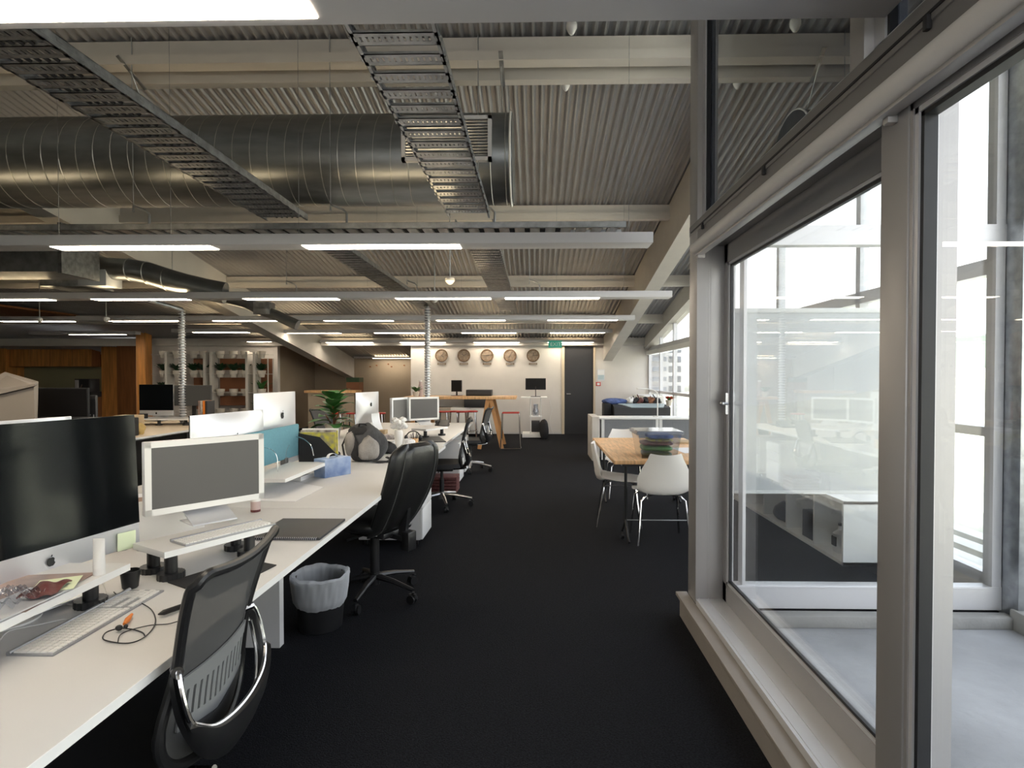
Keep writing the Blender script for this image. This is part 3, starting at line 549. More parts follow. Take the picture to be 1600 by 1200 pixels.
def mesh_chair(label, loc, rz, grp='black mesh task chairs'):
    t = thing('mesh_chair', label, 'office chair', loc, rz, grp)
    star(t, 'castalu', .34, .10, -.42)
    MB().cyl(0, 0, .14, .30, .026).cyl(0, 0, .29, .42, .017).done('gas_lift', 'black', t)
    MB().box(-.10, .10, -.13, .10, .40, .445, bev=.01).bar((-.16, .02, .42), (-.27, .02, .42), .012).done('mechanism', 'black', t)
    # seat with waterfall front
    def seat(u, v):
        x = (u-.5)*2; y = (v-.5)*2; w = .245*(1-.12*y*y-.02*y)
        s = math.sqrt(max(0, 1-.35*y*y*.5)); X = w*x*(1-.08*abs(y)**3); Y = .02+.235*y*(1-.06*x*x)
        return (X, Y, .485+.012*x*x-.02*max(0, y-.4)**1.5*3-.01*(1-x*x)*(1-y*y))
    MB().grid(seat, 18, 18, th=-.045).done('seat', 'blackm', t)
    # back frame: sides sweep down to a rounded lower hoop
    def yb(x, z):   # back surface
        q = (z-.43)/.57
        return -.205-.115*q+.03*math.sin(PI*q)-.0+.55*x*x-.02
    half = [(0, .962), (.10, .966), (.165, .974), (.210, .980), (.230, .960), (.222, .90), (.200, .80), (.190, .73), (.200, .67), (.214, .62), (.217, .57), (.20, .52), (.155, .48), (.08, .458), (0, .452)]
    loop = half+[(-x, z) for x, z in half[-2:0:-1]]
    def smooth(p, it=1):
        for _ in range(it):
            q = []
            for i in range(len(p)):
                a, b_ = p[i], p[(i+1) % len(p)]; q += [(.75*a[0]+.25*b_[0], .75*a[1]+.25*b_[1]), (.25*a[0]+.75*b_[0], .25*a[1]+.75*b_[1])]
            p = q
        return p
    lp = smooth(loop, 2)
    MB().tube([(x, yb(x, z)-(.012 if z > .95 else 0), z) for x, z in lp], [.013 if z > .6 else .015 for x, z in lp], 10, closed=True, ref=(0, 1, 0)).done('back_frame', 'black', t)
    def width(z):
        c = [z_ for z_ in half]
        for i in range(3, len(half)-1):
            (x0, z0), (x1, z1) = half[i], half[i+1]
            if z1 <= z <= z0: return x1+(x0-x1)*(z-z1)/(z0-z1+1e-9)
        return .2
    # lower grey shell band following the hoop
    out = [p for p in lp if p[1] < .86]; out = sorted(out, key=lambda p: math.atan2(p[0], -(p[1]-.72)))
    b = MB(); n = len(out)
    def band(u, v):
        f = u*(n-1); i = min(int(f), n-2); w = f-i; x = out[i][0]*(1-w)+out[i+1][0]*w; z = out[i][1]*(1-w)+out[i+1][1]*w
        k = .30*math.sin(PI*u)**.5*v
        X = x*(1-k); Z = z+(.70-z)*k
        return (X, yb(X, Z)+.004, Z)
    b.grid(band, 40, 4, th=.006); b.done('back_shell', 'greyp', t)
    def msh(u, v):
        z = .47+v*.492; w = width(z)-.004; x = (u-.5)*2*w
        return (x, yb(x, z), z)
    MB().grid(msh, 16, 24).done('mesh_back', 'meshf', t)
    # lumbar pad with slots
    b = MB()
    def lum(u, v):
        x = (u-.5)*2*.172; z = .575+v*.135-.035*(1-abs(x)/.172)*(1-v)+.0; return (x, yb(x, z)-.010, z)
    b.grid(lambda u, v: lum(u, .72+.28*v), 20, 4, th=-.006).grid(lambda u, v: lum(u, .22*v), 20, 3, th=-.006)
    for k in range(13):
        u0 = k/13+.006; b.grid(lambda u, v: lum(u0+u*.048, .2+v*.55), 2, 4, th=-.006)
    b.done('lumbar_pad', 'lumb', t)
    # U-shaped bracket with bright edges
    side = [(.186, -.240, .745), (.208, -.252, .738), (.218, -.266, .690), (.213, -.280, .630), (.192, -.292, .605), (.145, -.304, .575), (.075, -.311, .560), (0, -.314, .556)]
    up_ = side+[(-x, y, z) for x, y, z in side[-2::-1]]
    lo = [(.184, -.236, .725), (.202, -.242, .705), (.205, -.254, .64), (.192, -.268, .585), (.160, -.276, .525), (.115, -.280, .485), (.06, -.282, .462), (0, -.282, .456)]
    lo_ = lo+[(-x, y, z) for x, y, z in lo[-2::-1]]
    def sp(P, n=48):
        out = []
        for i in range(n+1):
            f = i/n*(len(P)-1); k = min(int(f), len(P)-2); w = f-k; p0 = Vector(P[max(k-1, 0)]); p1 = Vector(P[k]); p2 = Vector(P[k+1]); p3 = Vector(P[min(k+2, len(P)-1)])
            out.append(.5*((2*p1)+(p2-p0)*w+(2*p0-5*p1+4*p2-p3)*w*w+(3*p1-p0-3*p2+p3)*w**3))
        return out
    A, Bq = sp(up_), sp(lo_)
    br = MB().grid(lambda u, v: A[round(u*48)].lerp(Bq[round(u*48)], v)+Vector((0, -.010*math.sin(PI*v), 0)), 48, 4, th=.018).done('bracket', 'black', t)
    MB().tube(A, .0065, 8).done('chrome_edge', 'chrome', br); MB().tube(Bq[4:-4], .006, 8).done('chrome_edge', 'chrome', br)
    MB().tube([(0, -.285, .49), (0, -.26, .45), (0, -.2, .425), (0, -.05, .42)], [.05, .045, .04, .035], 10, flat=.45).done('spine', 'black', t)
    for s in (-1, 1): MB().tube([(s*.11, -.285, .445), (s*.09, -.25, .43), (s*.07, -.12, .42)], .008, 8).done('chrome_stay', 'chrome', t)
    for s in (-1, 1): MB().tube([(s*.180, -.230, .74), (s*.206, -.248, .742)], .014, 10).done('pivot', 'chrome', t)
    return t
c1 = mesh_chair('large black mesh chair in the foreground with a chrome-edged bracket, its back to the aisle', (-1.115, 1.54, 0), PI/2+.06)
dup(c1, (-1.05, 6.45, 0), PI/2+.10, 'black mesh chair beyond the leather chair, next to the white pedestal')
dup(c1, (-1.0, 8.85, 0), PI/2-.12, 'farthest black mesh chair on the aisle, at the end of the long desk')
dup(c1, (-2.95, 6.2, 0), -PI/2+.2, 'black mesh chair beyond the long desk, left of the tall leafy plant')
dup(c1, (-2.9, 8.4, 0), -PI/2-.3, 'black mesh chair beyond the long desk, right of the tall leafy plant')
dup(c1, (-4.35, 8.6, 0), PI/2+.9, 'black mesh chair at the second bench row, in front of the plant shelf')

# black leather chair
t = thing('leather_chair', 'high-backed black leather swivel chair in the middle of the aisle side', 'office chair', (-1.06, 3.77, 0), PI/2-.48)
star(t, 'black', .31, .10, 1.0)
MB().cyl(0, 0, .15, .40, .030).cyl(0, 0, .38, .45, .02).done('gas_lift', 'black', t); MB().box(-.11, .11, -.18, .12, .42, .46, bev=.01).tube([(.10, -.05, .43), (.24, -.06, .43), (.26, -.06, .42)], .008).ell((.27, -.06, .42), (.02, .02, .02)).tube([(-.10, 0, .43), (-.25, 0, .43)], .008).done('mechanism', 'black', t)
b = MB()
def cush(cx, cy, cz, w, d, h, e=3.2, tilt=0):
    def f(u, v):
        a = 2*PI*u; t_ = PI*(v-.5); ce = lambda q: math.copysign(abs(math.cos(q))**(2/e), math.cos(q)); se = lambda q: math.copysign(abs(math.sin(q))**(2/e), math.sin(q))
        k = abs(math.cos(t_))**.35
        return (cx+w*ce(a)*k, cy+d*se(a)*k, cz+h*math.sin(t_))
    return f
b.grid(cush(0, .03, .51, .25, .24, .05), 40, 14); b.done('seat', 'leather', t)
MB().tube([(.245*math.cos(2*PI*k/32)*(1 if 1 else 1), .03+.235*math.sin(2*PI*k/32), .488) for k in range(32)], .006, 6, closed=True).done('seat_piping', 'blackm', t)
def bk(u, v):
    """padded back: u across, v up"""
    z = .44+v*.60; q = (u-.5)*2; w = (.175+.055*math.sin(PI*min(1, v*1.15))**.7-.03*v) if v < .87 else (.175+.055*math.sin(PI*.999*min(1, .87*1.15))**.7-.03*v)
    w = .165+.075*math.sin(PI*(.08+v*.72)); w *= (1-max(0, v-.88)**2*22)
    return q*w, z, v, q
def back_pt(u, v, side):
    x, z, v_, q = bk(u, v); th = .042*(1-abs(q)**4)**.5*(1-abs(2*v_-1)**8)**.5+.006
    y = -.13-.27*v_-.045*math.sin(PI*v_*1.1)+.55*x*x+.04*max(0, v_-.75)
    return (x, y+side*th+( .012*math.exp(-((abs(q)-.62)/.08)**2)*-side), z)
b = MB(); b.grid(lambda u, v: back_pt(u, v, 1), 26, 26); b.grid(lambda u, v: back_pt(1-u, v, -1), 26, 26)
bmesh.ops.remove_doubles(b.b, verts=b.b.verts[:], dist=.0125*0+.0001)
b.grid(lambda u, v: Vector(back_pt(0 if v < 1 else 0, u, 1)).lerp(Vector(back_pt(0, u, -1)), v), 26, 1).grid(lambda u, v: Vector(back_pt(1, u, 1)).lerp(Vector(back_pt(1, u, -1)), v), 26, 1).grid(lambda u, v: Vector(back_pt(u, 1, 1)).lerp(Vector(back_pt(u, 1, -1)), v), 26, 1).grid(lambda u, v: Vector(back_pt(u, 0, 1)).lerp(Vector(back_pt(u, 0, -1)), v), 26, 1)
b.done('backrest', 'leather', t)
for s in (.17, .83): MB().tube([Vector(back_pt(s, .04+.92*k/24, -1))+Vector((0, -.002, 0)) for k in range(25)], .004, 6).done('seam', 'greyp', t)
MB().bar((0, -.10, .43), (0, -.25, .42), .05, .03).bar((0, -.235, .40), (0, -.275, .66), .055, .03).box(-.04, .04, -.32, -.26, .35, .47, bev=.008).done('back_bar', 'black', t)

# ================================================================== BIN
bc = at(495, 978, z=0); bc = Vector((-1.245, 3.30, 0))
t = thing('waste_bin', 'black waste bin lined with a translucent white bag, on the carpet under the desk edge', 'bin', bc)
MB().lathe([(.115, 0), (.12, .005), (.145, .29), (.150, .295), (.143, .295), (.115, .01), (0, .01)], n=32).done('bin_body', 'black', t)
def lin(u, v):
    a = 2*PI*u; prof = [(.128, .13), (.150, .17), (.156, .22), (.160, .27), (.166, .305), (.156, .318), (.140, .300), (.122, .22), (.09, .10)]
    f = v*(len(prof)-1); i = min(int(f), len(prof)-2); w = f-i; r = prof[i][0]*(1-w)+prof[i+1][0]*w; z = prof[i][1]*(1-w)+prof[i+1][1]*w
    n_ = (.0022*math.sin(17*a+6*v)+.0015*math.sin(31*a-11*v)+.004*math.sin(5*a+3+2*v))*(.3+.7*math.sin(PI*v))
    return ((r+n_)*math.cos(a), (r+n_)*math.sin(a), z+.008*math.sin(3*a+1)*v+.004*math.sin(9*a+v*5)*v)
MB().grid(lin, 120, 24).done('bin_liner', 'liner', t)

# ================================================================== COMPUTERS
def imac(label, p0, p1, zb, w=.65, back=False, h=.43, grp=None, logo=True, tilt=.05, foot=True, dark='black'):
    """p0,p1: left and right lower ends seen from its front"""
    p0 = Vector(p0); p1 = Vector(p1); d = (p1-p0); rz = math.atan2(d.y, d.x); c = (p0+p1)/2
    t = thing('desktop_computer', label, 'computer', (c.x, c.y, zb), rz, grp); w = d.length
    gl = h*.83
    def sh(y0, y1, x0, x1, z0, z1, bev=.004):
        m_ = MB(); m_.T = Matrix.Rotation(-tilt, 4, 'X'); m_.box(x0, x1, y0, y1, z0, z1, bev=bev); return m_
    z0 = .085
    body = sh(0, .008, -w/2, w/2, z0, z0+h, .003)
    body.grid(lambda u, v: ((u-.5)*w*.985, .008+.045*(1-(2*u-1)**2)**.9*(1-abs(2*v-1)**2.2), z0+.003+v*(h-.006)), 20, 14)
    body.done('casing', 'silver', t)
    sh(-.002, 0, -w/2, w/2, z0+h-gl, z0+h, 0).done('screen', 'screen', t, smooth=False)
    s = MB(); s.T = Matrix(); wf = .10
    s.grid(lambda u, v: ((u-.5)*wf*2, [.045+.05*v*0, ][0]+.02+.11*(1-v)**1.5*0+(.10*(1-v) if v < 1 else 0)*0+.045*math.sin(PI*.5*v)*-1+.09, .004+v*.20), 6, 8, th=.004)
    s.box(-wf, wf, -.07, .14, 0, .005, bev=.002); s.bar((0, .135, .004), (0, .05, .22), wf*1.9, .005, up=(0, 1, 0)) if 0 else None
    (s if foot else MB()).done('stand', 'silver', t)
    if logo:
        logo_part(.026*h/.43*1.1, 'logo', t, (0, -.0035+(z0+.033)*tilt, z0+.036), (PI/2, 0, 0))
        logo_part(.055, 'logo', t, (0, .054+(z0+h*.55)*tilt*1.0, z0+h*.60), (PI/2+.03, 0, PI))
    return t
def cinema(label, p0, p1, zb, hgt, scr='screeng', stand=True, bezel='pearl', grp=None):
    p0 = Vector(p0); p1 = Vector(p1); d = p1-p0; rz = math.atan2(d.y, d.x); c = (p0+p1)/2; w = d.length
    t = thing('monitor', label, 'monitor', (c.x, c.y, zb), rz, grp)
    z0 = .055; bz = .024
    b = MB().box(-w/2, w/2, .0, .028, z0, z0+hgt, bev=.003); b.done('casing', 'silver', t)
    B(-w/2+.001, w/2-.001, -.003, .0, z0, z0+bz).box(-w/2+.001, w/2-.001, -.003, .0, z0+hgt-bz, z0+hgt).box(-w/2+.001, -w/2+bz, -.003, 0, z0, z0+hgt).box(w/2-bz, w/2-.001, -.003, 0, z0, z0+hgt).done('bezel', bezel, t, smooth=False)
    B(-w/2+bz, w/2-bz, -.001, .001, z0+bz, z0+hgt-bz).done('screen', scr, t, smooth=False)
    if stand: MB().bar((0, -.065, .003), (0, .05, .050), .17, .006).box(-.085, .085, .046, .052, .045, .20, bev=.002).box(-.085, .085, -.07, .075, 0, .005, bev=.002).bar((0, .03, .15), (0, .05, .15), .05).done('stand', 'silver', t)
    return t
# big computer, foreground left
t = imac('big computer with a black glass screen at the left edge of the foreground desk', (-1.572, 1.44), (-1.446, 2.075), .862-.085-.0, h=.475, tilt=.045)
im1 = t; im1.location.z = .752
B(.10, .25, .0, .001, 0, .001) if 0 else None
nq = MB(); nq.box(-.036, .036, -.0065, -.0050, .0, .062); o = nq.done('sticky_note', 'sticky', None, smooth=False); o.location = im1.matrix_basis @ Vector((.262, .003, .083)); o.rotation_euler = (-.04, .05, im1.rotation_euler.z); tag(o, 'pale yellow sticky note stuck under the screen of the big computer', 'note')
# riser boards on black feet
def riser(label, L, D, ztop, loc, rz, feet, m='white'):
    t = thing('monitor_riser', label, 'monitor stand', (loc[0], loc[1], DZ_), rz, 'white monitor risers on black feet')
    h = ztop-DZ_
    B(0, L, 0, D, h-.022, h, bev=.0015).done('board', m, t); B(0, L, -.001, 0, h-.022, h-.001).done('edge', 'edge', t, smooth=False)
    for fx, fy in feet:
        q = MB().cyl(fx, fy, .018, h-.022, .021, n=18); pts = [(.041+.003*(k % 2), z) for k in range(1) for z in (0, .02)]
        vs = 36; q.prism([((.042+.0025*(k % 2))*math.cos(2*PI*k/vs)+fx, (.042+.0025*(k % 2))*math.sin(2*PI*k/vs)+fy) for k in range(vs)], 0, .022, 'z'); q.done('foot', 'black', t)
    return t
# local x along the desk (world +Y), local y to -X  => rz = +90deg
riser('white riser board under the big computer, crowded with papers', .68, .25, .850, (-1.305, 1.14), PI/2, ((.07, .05), (.61, .075), (.07, .21), (.60, .21)))
r2 = riser('white riser board under the white-framed monitor, on ribbed black feet', .42, .21, .850, (-1.268, 1.935), math.atan2(.333, .188), ((.045, .045), (.05, .17), (.35, .05), (.37, .17)))
riser('low white riser board beside the blue tissue box', .68, .26, .850, (-1.47, 3.35), PI/2, ((.05, .2), (.6, .2)))
riser('white riser under the far white-framed monitor', .42, .22, .845, (-1.26, 6.62), PI/2-.5, ((.05, .05), (.36, .05)))
t = thing('desk_clock', 'small black digital clock at the left foot of the second-row small computer', 'clock', (-5.78, 8.35, .84)); B(-.06, .06, 0, .04, 0, .07, bev=.004).done('clock_case', 'blackm', t); B(-.045, .045, -.002, 0, .025, .05).done('display', 'greyp', t, smooth=False)
riser('long white riser on the second bench row, on many black feet', 1.35, .45, .84, (-5.98, 8.3), 0, ((.05, .05), (.45, .05), (.85, .05), (1.28, .05)))
# white-framed monitor
cinema('white-framed widescreen monitor in the foreground with a grey screen', (-1.497, 2.17), (-1.205, 2.53), .857, .287)
# iMac backs across the bench
imac('white computer back showing just above the foreground white-framed monitor', (-1.85, 3.87), (-1.96, 3.22), .735, back=True, h=.41, tilt=0)
imac('silver computer seen from behind with a dark logo, above the teal divider', (-1.93, 4.58), (-1.945, 3.93), .82, back=True, tilt=0)
imac('silver computer seen from behind at the left edge, peeking over the big black screen', (-2.02, 2.46), (-2.12, 1.80), .765, back=True, tilt=0)
imac('silver computer seen from behind, beyond the backpack near the far monitors', (-2.0, 7.3), (-2.12, 6.75), .80, back=True, h=.38, tilt=0)
cinema('far white-framed monitor facing the aisle', (-1.525, 6.92), (-1.20, 7.17), .865, .285)
cinema('grey monitor turned away, left of the far white-framed monitor', (-1.655, 6.62), (-1.545, 6.98), .86, .29, scr='screeng', bezel='silver')
a = at(218, 650, y=8.6); c = at(271, 650, y=8.6)
imac('small computer with a black screen on the second bench row', (a.x, 8.6), (c.x, 8.6), .78, h=.47, tilt=0)
def flat_mon(label, pxl, pxr, pyt, pyb, y, m='dark', scr='dark'):
    a = at(pxl, pyb, y=y); c = at(pxr, pyt, y=y); t = thing('monitor', label, 'monitor', ((a.x+c.x)/2, y, a.z)); w = (c.x-a.x)/2; h = c.z-a.z
    B(-w, w, 0, .03, 0, h, bev=.006).done('casing', m, t); B(-w+.012, w-.012, -.002, .001, .014, h-.012).done('screen', scr, t, smooth=False)
    zz = (a.z-DZ_); MB().box(-.03, .03, .03, .05, -zz+.01, h*.5).box(-.12, .12, -.06, .14, -zz, -zz+.012).done('stand', 'black', t)
    return t
flat_mon('plain dark-grey monitor beside the small computer on the second bench row', 272, 330, 602, 634, 8.75, 'greyp', 'greyp')
flat_mon('wide black monitor at left, in front of the kitchen', 53, 137, 606, 654, 5.7, 'blackm', 'screenb')
flat_mon('low black monitor between the wide black monitor and the small computer', 62, 200, 652, 690, 4.9, 'blackm', 'screenb')

# ================================================================== DESK CLUTTER
def keyboard(label, corner, ang, L, D, z, logo=False, numgap=True):
    t = thing('keyboard', label, 'keyboard', (corner[0], corner[1], z), ang)
    B(0, L, 0, D, 0, .006, bev=.002).tube([(0, D-.006, .007), (L, D-.006, .007)], .006, 8).done('base', 'kbase', t)
    b = MB(); u = (D-.018)/6
    for r in range(6):
        y = .006+r*u; x = .006
        while x < L-.02:
            w = u*.95
            if r == 0 and L*.25 < x < L*.45: w = u*5
            if numgap and L*.655 < x+w/2 < L*.675: x += .010; continue
            if r in (1, 3) and L*.66 < x < L*.80 and numgap: x += u*1.1; continue
            w = min(w, L-.006-x); b.box(x, x+w-.0025, y, y+u-.0025, .006, .0095); x += w
    b.done('keys', 'pearl', t, smooth=False); return t
# keyboard local x along world +Y: near end at Y 1.43
keyboard('white aluminium keyboard lying on the desk in front of the big computer', (-1.222, 1.425), PI/2+.01, .445, .122, DZ_, numgap=True)
keyboard('white keyboard lying on the white riser in front of the foreground monitor', (-1.235, 2.00), math.atan2(.333, .188)-.02, .36, .105, .850, numgap=False)
o = MB().lathe([(.020, 0), (.024, .004), (.030, .060), (.0275, .060), (.022, .006), (0, .006)], n=24).done('cup', 'black'); o.location = (-1.362, 1.90, DZ_); tag(o, 'small black tapered cup behind the keyboard', 'cup')
t = thing('cosmetic_tube', 'white squeeze tube standing on the riser beside the big screen', 'tube', (-1.325, 1.715, .85)); MB().cyl(0, 0, 0, .022, .016).done('cap', 'pearl', t)
MB().grid(lambda u, v: (.0165*math.cos(2*PI*u)*(1+.15*v), .0165*math.sin(2*PI*u)*(1-v*.93), .022+.088*v), 20, 8).done('tube_body', 'pearl', t)
t = thing('pill_bottle', 'small jar with a pink label under the right end of the foreground monitor', 'bottle', (-1.475, 3.0, DZ_)); MB().cyl(0, 0, .01, .055, .024).done('jar', 'rose', t); MB().cyl(0, 0, .055, .07, .025).done('lid', 'pearl', t); MB().cyl(0, 0, 0, .012, .0245).done('jar_base', 'redp', t)
# papers and packets on the first riser
def sheet(label, cx, cy, z, w, d, rz, m, th=.001, cat='paper', name='sheet_of_paper', curl=0):
    b = MB(); b.grid(lambda u, v: ((u-.5)*w, (v-.5)*d, curl*((u-.5)**2+(v-.5)*(u-.5))*4), 8, 8, th=th); o = b.done(name, m); o.location = (cx, cy, z); o.rotation_euler.z = rz; return tag(o, label, cat)
sheet('brochure with a brown and grey photo under the packets on the foreground riser', -1.42, 1.56, .852, .21, .30, .15, 'strip', cat='brochure', name='brochure')
sheet('silver folder edge lying at the front of the foreground riser', -1.36, 1.40, .8545, .12, .36, 0, 'silver', .004, cat='folder', name='folder')
sheet('pale yellow sheet lying on the foreground riser behind the snack packet', -1.36, 1.60, .8595, .10, .12, .5, 'sticky')
b = MB(); b.grid(lambda u, v: ((u-.5)*.075, (v-.5)*.12, .014*math.sin(PI*u)*math.sin(PI*v)+.004*math.sin(9*u+7*v)), 12, 14, th=.003); o = b.done('snack_packet', 'redp'); o.location = (-1.345, 1.545, .866); o.rotation_euler.z = .3; tag(o, 'dark red snack packet on the foreground riser', 'packet')
b = MB(); b.grid(lambda u, v: ((u-.5)*.10, (v-.5)*.11, .016+.022*math.sin(PI*u)*math.sin(PI*v)+.007*math.sin(23*u+9*v)+.005*math.sin(31*v-11*u)), 22, 22); o = b.done('plastic_bag', 'clear'); o.location = (-1.362, 1.455, .862); tag(o, 'crumpled clear plastic bag on the foreground riser', 'bag')
# cables and earphones
def cable(label, pts, r, m, cat='cable', name='cable', extra=None):
    P = [Vector(p) for p in pts]; out = []
    for i in range(len(P)-1):
        p0, p1, p2, p3 = P[max(i-1, 0)], P[i], P[i+1], P[min(i+2, len(P)-1)]
        for k in range(6): w = k/6; out.append(.5*((2*p1)+(p2-p0)*w+(2*p0-5*p1+4*p2-p3)*w*w+(3*p1-p0-3*p2+p3)*w**3))
    out.append(P[-1]); o = MB().tube(out, r, 6).done(name, m); return tag(o, label, cat) if label else o
zz = DZ_+.004
ea = thing('earphones', 'black earphone cord with an orange clip, looped on the foreground desk', 'earphones')
def dp(*q): return [at(a_, b_, z=zz) for a_, b_ in q]
o = cable(None, dp((178, 925), (190, 935), (215, 940), (236, 952), (243, 968), (238, 983), (222, 998), (200, 1005), (175, 1003), (161, 998), (166, 988), (186, 982), (205, 983), (222, 988), (226, 993)), .0017, 'black', name='cord'); o.parent = ea
o = cable(None, dp((184, 1004), (188, 992), (205, 984), (235, 977), (262, 975), (277, 971)), .0014, 'black', name='cord'); o.parent = ea
p = at(186, 981, z=DZ_+.012); MB().ell(p, (.010, .008, .008)).ell(p+Vector((.012, .01, 0)), (.006, .006, .006)).done('ear_bud', 'black', ea)
a = at(194, 975, z=DZ_+.01); c = at(206, 960, z=DZ_+.01); MB().tube([a, a.lerp(c, .4), c], [.004, .008, .004], 8).done('orange_clip', 'orange', ea)
b = MB(); a = at(247, 960, z=DZ_+.012); c = at(300, 942, z=DZ_+.012); b.tube([a, a.lerp(c, .15), c], [.002, .008, .008], 10); tag(b.done('pen', 'black'), 'thick black pen lying between the keyboard and the mesh chair', 'pen')
cable('white cable curling from under the first riser to its front foot', dp((60, 905), (95, 938), (125, 947), (155, 945), (167, 930), (160, 910), (150, 898)), .002, 'whitep')
cable('thin white cable behind the keyboard, running to the front left foot', dp((0, 1000), (15, 986), (60, 976), (100, 968), (118, 968)), .002, 'whitep')
cable('black cable between the big computer and the second riser', dp((150, 870), (175, 862), (200, 857), (210, 842), (228, 830), (205, 850), (218, 858)), .0028, 'black')
o = MB().tube([(.085*math.cos(2*PI*k/30), .085*math.sin(2*PI*k/30), 0) for k in range(30)], .004, 6, closed=True).lathe([(0, .0), (.085, 0), (.085, .003), (0, .003)]).done('round_pad', 'pearl'); o.location = at(5, 970, z=DZ_+.004); tag(o, 'round white pad on the desk under the first riser', 'pad')
# notebooks, mats
def mat_poly(name, label, m, pts, th, cat, z=DZ_):
    P = [at(a_, b_, z=z) for a_, b_ in pts]; o = MB().prism([(p.x, p.y) for p in P], z+.0005, z+th, 'z').done(name, m, smooth=False); return tag(o, label, cat)
mat_poly('desk_mat', 'black flat pad half hidden behind the foreground mesh chair', 'blackm', [(262, 911), (320, 893), (385, 875), (432, 884), (330, 935)], .004, 'mat')
nb = thing('notebook', 'large black spiral-bound notebook lying at the desk edge behind the foreground chair', 'notebook', (-1.245, 2.47, DZ_)); B(0, .31, 0, .34, .0, .012, bev=.002).done('cover', 'dark', nb)
b = MB()
for k in range(34): b.tube([(.012+k*.0086, math.cos(q)*.007-.002, .007+math.sin(q)*.007) for q in (0, 1, 2, 3, 4, 5)], .0012, 4)
b.done('spiral_binding', 'castalu', nb)
mat_poly('paper_stack', 'white sheets of paper on the desk in front of the low riser', 'paper', [(396, 783), (461, 784), (506, 762), (450, 752), (400, 755)], .004, 'paper')
mat_poly('plastic_tray', 'white plastic sleeve under the tissue box', 'pearl', [(440, 752), (470, 752), (490, 745), (470, 735)], .03, 'tray')
# notebook standing under big screen right side papers
for k, (px0, py0, m_, lab) in enumerate(((205, 800, 'strip', 'leaning brochure with red print between the two foreground screens'), (218, 810, 'paper', 'white envelope leaning behind the foreground monitor'))):
    p = at(px0, py0, y=2.45+k*.1); o = B(-.09, .09, 0, .004, -.09, .09).done('brochure' if k == 0 else 'envelope', m_, smooth=False); o.location = (p.x+.02, p.y, .835); o.rotation_euler = (-.25, 0, .8); tag(o, lab, 'paper')
o = B(0, .26, 0, .006, 0, .20, bev=.002).done('white_box', 'pearl'); 
o.location = (-1.62, 2.30, DZ_); o.rotation_euler = (0, 0, .9); tag(o, 'white board leaning behind the white-framed monitor stand', 'board')
# tissue box
t = thing('tissue_box', 'blue patterned tissue box at the end of the low riser', 'box', (-1.52, 4.02, DZ_), PI/2-.55); B(0, .23, -.06, .06, 0, .13, bev=.003).done('carton', 'blue', t)
MB().grid(lambda u, v: (.115+(u-.5)*.09, (v-.5)*.03+.012*math.sin(7*u), .13+.03*math.sin(PI*u)), 8, 4).done('tissue', 'paper', t)
# lamp arm: thin curved metal
cable('thin silver gooseneck arm rising behind the tissue box', [at(440, 690, y=4.3), at(450, 683, y=4.3), at(470, 684, y=4.25), at(485, 695, y=4.2), at(490, 712, y=4.2)], .004, 'chrome', 'lamp', 'gooseneck_arm')
cable('thin wire arc standing on the low riser', [at(434, 742, y=3.6), at(433, 715, y=3.6), at(425, 703, y=3.6), at(411, 699, y=3.65)], .002, 'chrome', 'wire', 'wire_arc')
cable('fine wire standing beside the teal divider', [at(447, 726, y=3.95), at(447, 707, y=3.95), at(452, 695, y=3.95)], .0012, 'chrome', 'wire', 'wire_arc')
# magazine file
t = thing('magazine_file', 'black magazine file full of yellow and white magazines, left of the backpack', 'magazine file', (-1.50, 4.33, DZ_), .10)
b = MB(); prof = [(-.28, 0), (0, 0), (0, .12), (-.13, .255), (-.28, .285)]
b.prism(prof, 0, .004, 'y').prism(prof, .10, .104, 'y').box(-.28, 0, 0, .104, 0, .004).box(-.004, 0, 0, .104, 0, .12).box(-.284, -.28, 0, .104, 0, .285)
b.done('file_box', 'blackm', t, smooth=False)
for k, (m_, hh, ww) in enumerate((('yellow', .29, .265), ('magw', .305, .26), ('yellow', .30, .27), ('paper', .315, .268), ('magw', .30, .26))): B(-.277, -.277+ww, .008+k*.018, .023+k*.018, .006, hh).done('magazine', m_, t, smooth=False)
B(-.075, -.015, -.0012, 0, .015, .045).done('spine_label', 'silver', t, smooth=False)
# backpack
bp = thing('backpack', 'grey and black rounded backpack lying on the middle desk', 'bag', (-1.44, 4.86, DZ_), -.15)
def blob(cx, cy, cz, rx, ry, rz_, sd=0, amp=.12, low=0):
    def f(u, v):
        a = 2*PI*u; t_ = PI*(v-.5); n_ = 1+amp*math.sin(3*a+sd)*math.cos(2*t_+sd)+amp*.5*math.sin(7*a-2*sd+4*t_)*.5
        z = cz+rz_*math.sin(t_)*n_
        return (cx+rx*math.cos(a)*math.cos(t_)**.8*n_ if math.cos(t_) > 0 else cx, cy+ry*math.sin(a)*max(0, math.cos(t_))**.8*n_, max(low+.001, z))
    return f
MB().grid(blob(0, 0, .14, .17, .13, .16, .5), 36, 20).done('main_body', 'bagm', bp); MB().grid(blob(.055, -.085, .12, .10, .07, .10, 1.3), 30, 16).done('front_pocket', 'bagl', bp)
MB().grid(blob(-.075, -.09, .15, .065, .055, .10, 2.2), 24, 14).done('side_pocket', 'bagl', bp); MB().grid(blob(-.02, -.02, .235, .13, .09, .055, .9), 26, 14).done('top_flap', 'blackm', bp)
MB().tube([(-.05, -.03, .28), (-.03, -.05, .315), (.02, -.05, .315), (.04, -.03, .28)], .008, 8, flat=.6).done('handle', 'blackm', bp)
